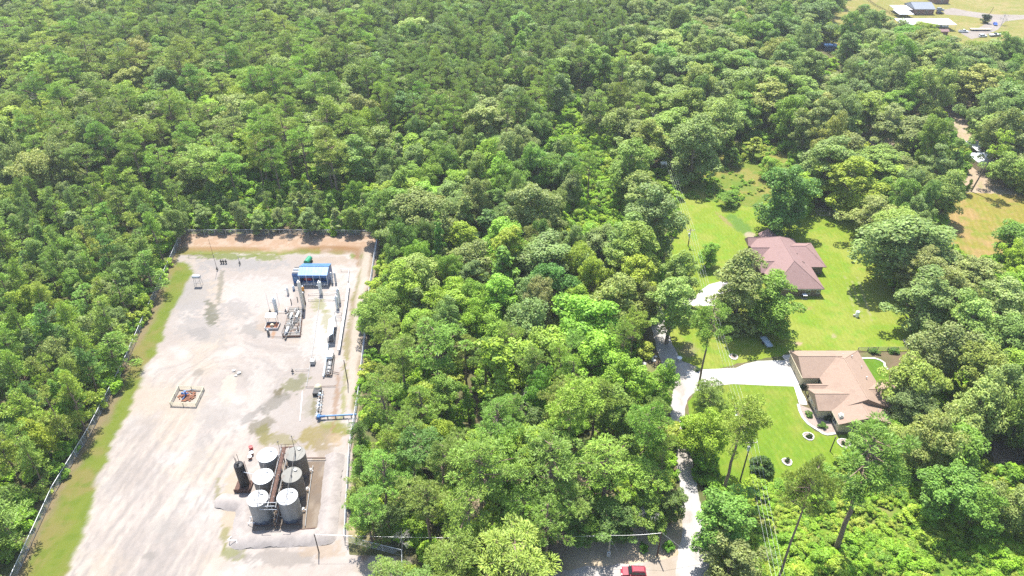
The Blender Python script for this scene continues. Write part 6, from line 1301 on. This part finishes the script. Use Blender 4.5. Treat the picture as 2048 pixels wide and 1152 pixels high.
# ------------------------------------------------------------------ vehicles
def extr(b, prof, w0, w1=None, ztop=None):
    """side profile (x, z) extruded across the width; upper points lean in"""
    n = len(prof); w1 = w0 if w1 is None else w1; zt = max(p[1] for p in prof); zb = min(p[1] for p in prof); vs = []
    for s_ in (-1, 1):
        for (x, z) in prof: k = (z-zb)/(zt-zb+1e-6); vs.append((x, s_*(w0*(1-k)+w1*k)/2, z))
    b.add(vs, [tuple(range(n)), tuple(range(2*n-1, n-1, -1))]+[(k, n+k, n+(k+1) % n, (k+1) % n) for k in range(n)])
def car(label, px, py, ang, paintm, kind='suv', cat='car', nm='parked_car', grp=None, wpos=None):
    t = thing(nm, label, cat, (0, 0, 0), grp); L_ = {'suv': 4.6, 'sedan': 4.7, 'pickup': 5.5}[kind]; W = 1.85; h1 = .95; b = B()
    extr(b, [(-L_/2, .45), (-L_/2+.1, .35), (L_/2-.15, .35), (L_/2, .5), (L_/2-.02, .75), (L_/2-.35, h1-.06), (L_/2-1.25, h1+.05), (-L_/2+.1, h1+.03), (-L_/2, .8)], W, W-.16); b.build('body', paintm, t)
    c0, c1, r0, r1, hz = {'suv': (-L_/2+.12, L_/2-1.3, -L_/2+.35, L_/2-2.0, 1.68), 'sedan': (-L_/2+.7, L_/2-1.35, -L_/2+1.5, L_/2-2.2, 1.44), 'pickup': (-.45, L_/2-1.45, -.25, L_/2-2.15, 1.78)}[kind]
    b = B(); extr(b, [(c0, h1), (c1, h1), (r1+.05, hz-.07), (r0-.04, hz-.07)], W-.2, W-.52); b.build('window', M['glass'], t)
    b = B(); extr(b, [(r0-.06, hz-.07), (r1+.06, hz-.07), (r1-.08, hz), (r0+.1, hz)], W-.48, W-.62); o = b.build('roof', paintm, t)
    if kind == 'suv':
        for s_ in (-.55, .55): r = B(); r.tube([(r0+.1, s_, hz+.06), (r1-.2, s_, hz+.06)], .025, 6); r.build('roof_rail', M['dark'], o)
    for xx in (r0-.02, (r0+r1)/2-.1, r1+.0):
        b = B()
        for s_ in (-1, 1): b.tube([(xx+.06*(1 if xx > 0 else -1), s_*(W-.2)/2, h1), (xx, s_*(W-.5)/2, hz-.06)], .045, 5)
        b.build('pillar', paintm, t)
    if kind == 'pickup':
        b = B(); b.box((-L_/2+1.15, 0, h1+.02), (2.0, W-.42, .06)); b.build('bed_floor', M['dark'], t)
        for s_ in (-1, 1): b = B(); b.box((-L_/2+1.15, s_*(W-.3)/2, h1+.18), (2.15, .12, .35)); b.build('bed_side', paintm, t)
        b = B(); b.box((-L_/2+.08, 0, h1+.18), (.1, W-.3, .35)); b.build('tailgate', paintm, t)
    for s_ in (-1, 1):
        b = B(); b.box((L_/2-.12, s_*.62, .74), (.18, .36, .16)); b.build('headlight', M['white'], t); b = B(); b.box((-L_/2+.03, s_*.72, .85), (.1, .24, .26)); b.build('tail_light', M['red'], t)
        b = B(); b.box((c1-.35, s_*(W/2+.06), h1+.12), (.16, .2, .14)); b.build('mirror', paintm, t)
        for xx in (-L_/2+.85, L_/2-.9):
            b = B(); b.cyl((xx, s_*(W/2-.22), .34), (xx, s_*(W/2+.01), .34), .34, 16); w_ = b.build('wheel', M['tyre'], t); b = B(); b.cyl((xx, s_*(W/2+.005), .34), (xx, s_*(W/2+.02), .34), .2, 12); b.build('rim', M['galv'], w_)
    x, y = wpos or gp(px, py); t.location = (x, y, .02); t.rotation_euler = (0, 0, R(ang)); return t
def carpaint(name, c): return paint(name, c, .5, .0, var=.04, spec=.3)
RED = carpaint('dark_red_car_paint', (.23, .008, .03)); WHT = carpaint('white_car_paint', (.72, .73, .74)); BLU = carpaint('bright_blue_car_paint', (.02, .10, .50)); BLK = carpaint('black_car_paint', (.015, .018, .02)); SIL = carpaint('silver_blue_car_paint', (.30, .36, .40))
car('dark red car with roof rails parked on the dirt road at the near edge', 1266, 1148, 178, RED, 'suv')
car('white pickup truck under the dense tree at the end of the upper driveway', 1464, 572, 0, WHT, 'pickup', 'pickup truck', 'pickup_truck')
car('silver-blue car parked against the grey-roofed house, rear of the two', 1880, 21, 0, SIL, 'suv'); car('black car parked against the grey-roofed house, front of the two', 1879, 28, 0, BLK, 'suv')
car('bright blue car at the fork of the far driveway', 1990, 50, 250, BLU, 'sedan'); car('white pickup truck beside the long flat trailer on the far lawn', 1926, 65, 0, WHT, 'pickup', 'pickup truck', 'pickup_truck')
car('white van-like car at the tree edge, nearest of the far vehicles', 1965, 74, 5, WHT, 'suv')

# ------------------------------------------------------------------ far houses, shelters and sheds
def simple_house(label, x0, x1, y0, y1, hw, zr, wall, roof, axis='x', h0=0, h1=0, nm='house', cat='house', wins=()):
    t = thing(nm, label, cat, ((x0+x1)/2, (y0+y1)/2, 0)); b = B(); b.box(((x0+x1)/2, (y0+y1)/2, hw/2), (x1-x0-.8, y1-y0-.8, hw))
    if axis == 'x' and not h0:
        for s_ in (x0+.41, x1-.7): b.add([(s_, y0+.4, hw), (s_, y1-.4, hw), (s_, (y0+y1)/2, zr-.35), (s_+.28, y0+.4, hw), (s_+.28, y1-.4, hw), (s_+.28, (y0+y1)/2, zr-.35)], [(0, 2, 1), (3, 4, 5), (0, 1, 4, 3), (1, 2, 5, 4), (2, 0, 3, 5)])
    b.build('wall', M[wall], t); add_roof(t, (x0, x1, y0, y1, hw+.05, zr, axis, h0, h1), M[roof], M[roof])
    for w_ in wins: window(t, *w_)
    return t
xa, ya = gp(1826, 30); xb, _ = gp(1868, 30)
simple_house('long grey-roofed brick house on the far lawn', xa, xb, ya, ya+15, 3.4, 6.0, 'tanhouse2', 'roofgrey', wins=[((xa+3, ya+.4, 1.8), 1.6, 1.4, 'S'), ((xa+8, ya+.4, 1.8), 1.6, 1.4, 'S')])
xa2, ya2 = gp(1868, 8); xb2, _ = gp(1898, 8); simple_house('corner of a brown brick house at the top edge of the far lawn', xa2, xb2, ya2, ya2+16, 4.2, 7, 'tanhouse2', 'roofgrey', wins=[((xa2+5, ya2+.4, 2), 1.6, 1.5, 'S')])
def canopy(label, px0, py0, px1, py1, hh, mat='sheetmetal', slope=.4, nm='carport', cat='carport'):
    (xa, ya), (xb, yb) = gp(px0, py1, hh), gp(px1, py0, hh); t = thing(nm, label, cat, ((xa+xb)/2, (ya+yb)/2, 0)); n = max(3, int((xb-xa)/2.2))
    for k in range(n): u0, u1 = xa+(xb-xa)*k/n+.02, xa+(xb-xa)*(k+1)/n-.02; b = B(); b.slab([(u0, ya, hh-slope), (u1, ya, hh-slope), (u1, yb, hh+slope), (u0, yb, hh+slope)], .08); b.build('roof_panel', M[mat], t)
    m = max(1, int((xb-xa)/5))
    for k in range(m+1):
        for y_, z_ in ((ya+.2, hh-slope-.1), (yb-.2, hh+slope-.12)): u = xa+.15+(xb-xa-.3)*k/m; b = B(); b.cyl((u, y_, 0), (u, y_, z_), .07, 6); b.build('post', M['steel'], t)
    return t
canopy('long white flat-roofed carport on the far lawn', 1804, 38, 1896, 48, 4.0); canopy('small white canopy left of the grey-roofed house, rear of the two', 1792, 11, 1812, 19, 2.8, slope=.2); canopy('small white canopy left of the grey-roofed house, front of the two', 1799, 20, 1815, 28, 2.6, slope=.2)
def boat(label, px, py, L_, ang, mat):
    t = thing('boat', label, 'boat', (0, 0, 0)); b = B(); sec = [(-.5, .5, 1.1), (-.2, .5, 1.15), (.2, .45, 1.25), (.4, .25, 1.4), (.5, .03, 1.5)]; vs = []
    for u, w_, z in sec: vs += [(u*L_, -w_*2.4, z), (u*L_, -w_*1.5, .45), (u*L_, w_*1.5, .45), (u*L_, w_*2.4, z)]
    b.add(vs, [(4*i+k, 4*i+k+1, 4*i+5+k, 4*i+4+k) for i in range(4) for k in range(3)]+[(0, 3, 2, 1)]); b.build('hull', M[mat], t)
    b = B(); b.add([(u*L_, s_*w_*2.3, z-.12) for u, w_, z in sec for s_ in (-1, 1)], [(2*i, 2*i+2, 2*i+3, 2*i+1) for i in range(4)]); b.build('deck', M['white'], t)
    b = B(); b.box((-.02*L_, 0, 1.45), (1.3, 1.2, .7)); b.build('console', M['glass'], t)
    b = B(); b.box((0, 0, .35), (L_*.9, .9, .12)); b.build('trailer_frame', M['dark'], t)
    for s_ in (-1, 1): b = B(); b.cyl((-L_*.15, s_*1.0, .33), (-L_*.15, s_*1.2, .33), .33, 12); b.build('wheel', M['tyre'], t)
    t.location = (*gp(px, py), 0); t.rotation_euler = (0, 0, R(ang)); return t
boat('pale-blue boat on a trailer under the right end of the white carport', 1880, 56, 9.5, 0, 'palewash'); boat('white boat hull under the left end of the white carport', 1813, 52, 9, 0, 'sheetmetal')
x, y = gp(1960, 61); t = thing('flatbed_trailer', 'long tan flatbed trailer on the far lawn behind the white pickup', 'trailer', (x, y, 0)); n = 10
for k in range(n): b = B(); b.box((x-6+12*(k+.5)/n, y, 1.0), (12/n-.04, 2.8, .1)); b.build('plank', M['cream'], t)
b = B(); b.box((x, y, .82), (12, 2.5, .22)); b.build('frame', M['dark'], t)
for xx in (-3.2, -2.2):
    for s_ in (-1, 1): b = B(); b.cyl((x+xx, y+s_*1.0, .42), (x+xx, y+s_*1.35, .42), .42, 12); b.build('wheel', M['tyre'], t)
xa, ya = gp(1872, 72); simple_house('low red-brown roofed shed at the tree edge below the far carport', xa, xa+7, ya, ya+4, 2.4, 3.4, 'tanhouse2', 'roofA', nm='shed', cat='shed')
boat('covered white boat on a trailer at the far tree edge', 1990, 72, 7.5, 10, 'sheetmetal')
rail_fence([gp(1728, -4), gp(1750, 13), gp(1783, 31), gp(1806, 33)], 'dark board rail fence curving across the far lawn', 1.4, 3.0, (.5, 1.0, 1.35), 'wood')
util_pole(1973, 38, 14, 'thin leaning pole by the far driveway', arm=0, r=.16, cat='post', lean=1.8)
shrub(1971, 46, 3.0, 4.5, 'dark conical evergreen at the far driveway fork beside the bright blue car', (.04, .075, .03), k=1)
xa, ya = gp(1648, 103); t = simple_house('blue metal shed half hidden by trees above the pale wood', xa, xa+6.5, ya, ya+5, 2.8, 3.5, 'blue', 'blue', nm='shed', cat='shed')
xa, ya = gp(1907, 212); xb, _ = gp(1935, 212); simple_house('old grey board shed with a dark gable roof beside the pale path', xa, xb, ya, ya+6, 3.0, 4.6, 'shed', 'darkroof', 'y', nm='shed', cat='shed', wins=[((xa+2.2, ya+.42, 1.6), .9, .9, 'S')])
xa, ya = gp(1958, 346); xb, _ = gp(2010, 346); simple_house('pale hip-roofed building behind the leaning bare-trunked tree', xa, xb, ya, ya+11, 3.0, 5.6, 'tanwall', 'sheetmetal', 'x', 4.2, 4.2, nm='outbuilding', cat='building', wins=[((xa+3, ya+.38, 1.6), 1.3, 1.2, 'S'), ((xa+6.5, ya+.38, 1.6), 1.3, 1.2, 'S')])
canopy('small pale-blue open shelter at the dark tree edge above the wide lawn', 1671, 411, 1692, 424, 2.6, 'palewash', .3, 'garden_shelter', 'shelter')
b = thing('raised_bed', 'empty pale timber frame on the shaded grass left of the small open shelter', 'garden frame', (*gp(1646, 427), 0)); x, y, _ = b.location
for cx, cyy, sx, sy in ((0, 1.5, 4, .15), (0, -1.5, 4, .15), (-2, 0, .15, 2.8), (2, 0, .15, 2.8)): o = B(); o.box((x+cx, y+cyy, .2), (sx, sy, .4)); o.build('board', M['fencewood'], b)
x, y = gp(1325, 344); t = thing('raised_box', 'white-topped raised box on legs at the left edge of the meadow', 'blind', (x, y, 0)); b = B(); b.box((x, y, 2.6), (2.2, 2.0, 2.0)); b.build('cabin', M['shed'], t); b = B(); b.box((x, y, 3.68), (2.5, 2.3, .15)); b.build('roof', M['white'], t); b = B(); b.box((x, y-1.01, 2.9), (1.5, .05, .5)); b.build('window', M['glass'], t)
for sx in (-.95, .95):
    for sy in (-.85, .85): b = B(); b.cyl((x+sx*1.2, y+sy*1.2, 0), (x+sx, y+sy, 1.62), .07, 6); b.build('leg', M['wood'], t)
canopy('pale roof of a parked trailer glimpsed below the old grey shed', 1960, 282, 1975, 306, 2.8, 'sheetmetal', .1, 'awning', 'awning')
# leaning bare-trunked trees at the right
for kind, base, top, lab_, tone in [('tall2', (1942, 383), (1990, 262), 'slim tree with a long bare leaning trunk before the pale hip-roofed building', YG)]:
    x, y = gp(*base); hh = height_at(*base, top[1]); root = thing('broadleaf_tree', lab_, 'tree', (x, y, 0), 'broadleaf trees of the wood'); g = np.random.default_rng(77)
    sg = [(Vector((x, y, -.2)), Vector((x+1.2, y, hh*.35)), .28, .22), (Vector((x+1.2, y, hh*.35)), Vector((x+3.2, y, hh*.8)), .22, .12)]; b = B(); [b.cyl(p, q, r, 7, r2, caps=False) for p, q, r, r2 in sg]; b.build('trunk', M['bark'], root)
    cs_ = [(3.4+g.uniform(-2.6, 2.6), g.uniform(-2.2, 2.2), hh*g.uniform(.62, 1.0)) for _ in range(24)]; V, Q, T = puff_leaves(g, cs_, g.uniform(.8, 1.3, 24), .75, 42, .28, .8); o = bpy.data.objects.new('crown', leaf_mesh('crown', V, Q, T, M['leaves'])); C.objects.link(o); o.parent = root; o.color = (*tone, 1)

# thin summer haze: one even volume round everything
b = B(); b.box((0, 700, 61.5), (3400, 2800, 125)); HZ = bpy.data.materials.new('summer_haze'); HZ.use_nodes = True; nt_ = HZ.node_tree; nt_.nodes.clear()
o_ = nt_.nodes.new('ShaderNodeOutputMaterial'); v_ = nt_.nodes.new('ShaderNodeVolumePrincipled'); v_.inputs['Color'].default_value = (.92, .96, 1.0, 1); v_.inputs['Density'].default_value = .00014; v_.inputs['Anisotropy'].default_value = .2
nt_.links.new(v_.outputs[0], o_.inputs['Volume']); o = b.build('haze', HZ); o['kind'] = 'stuff'
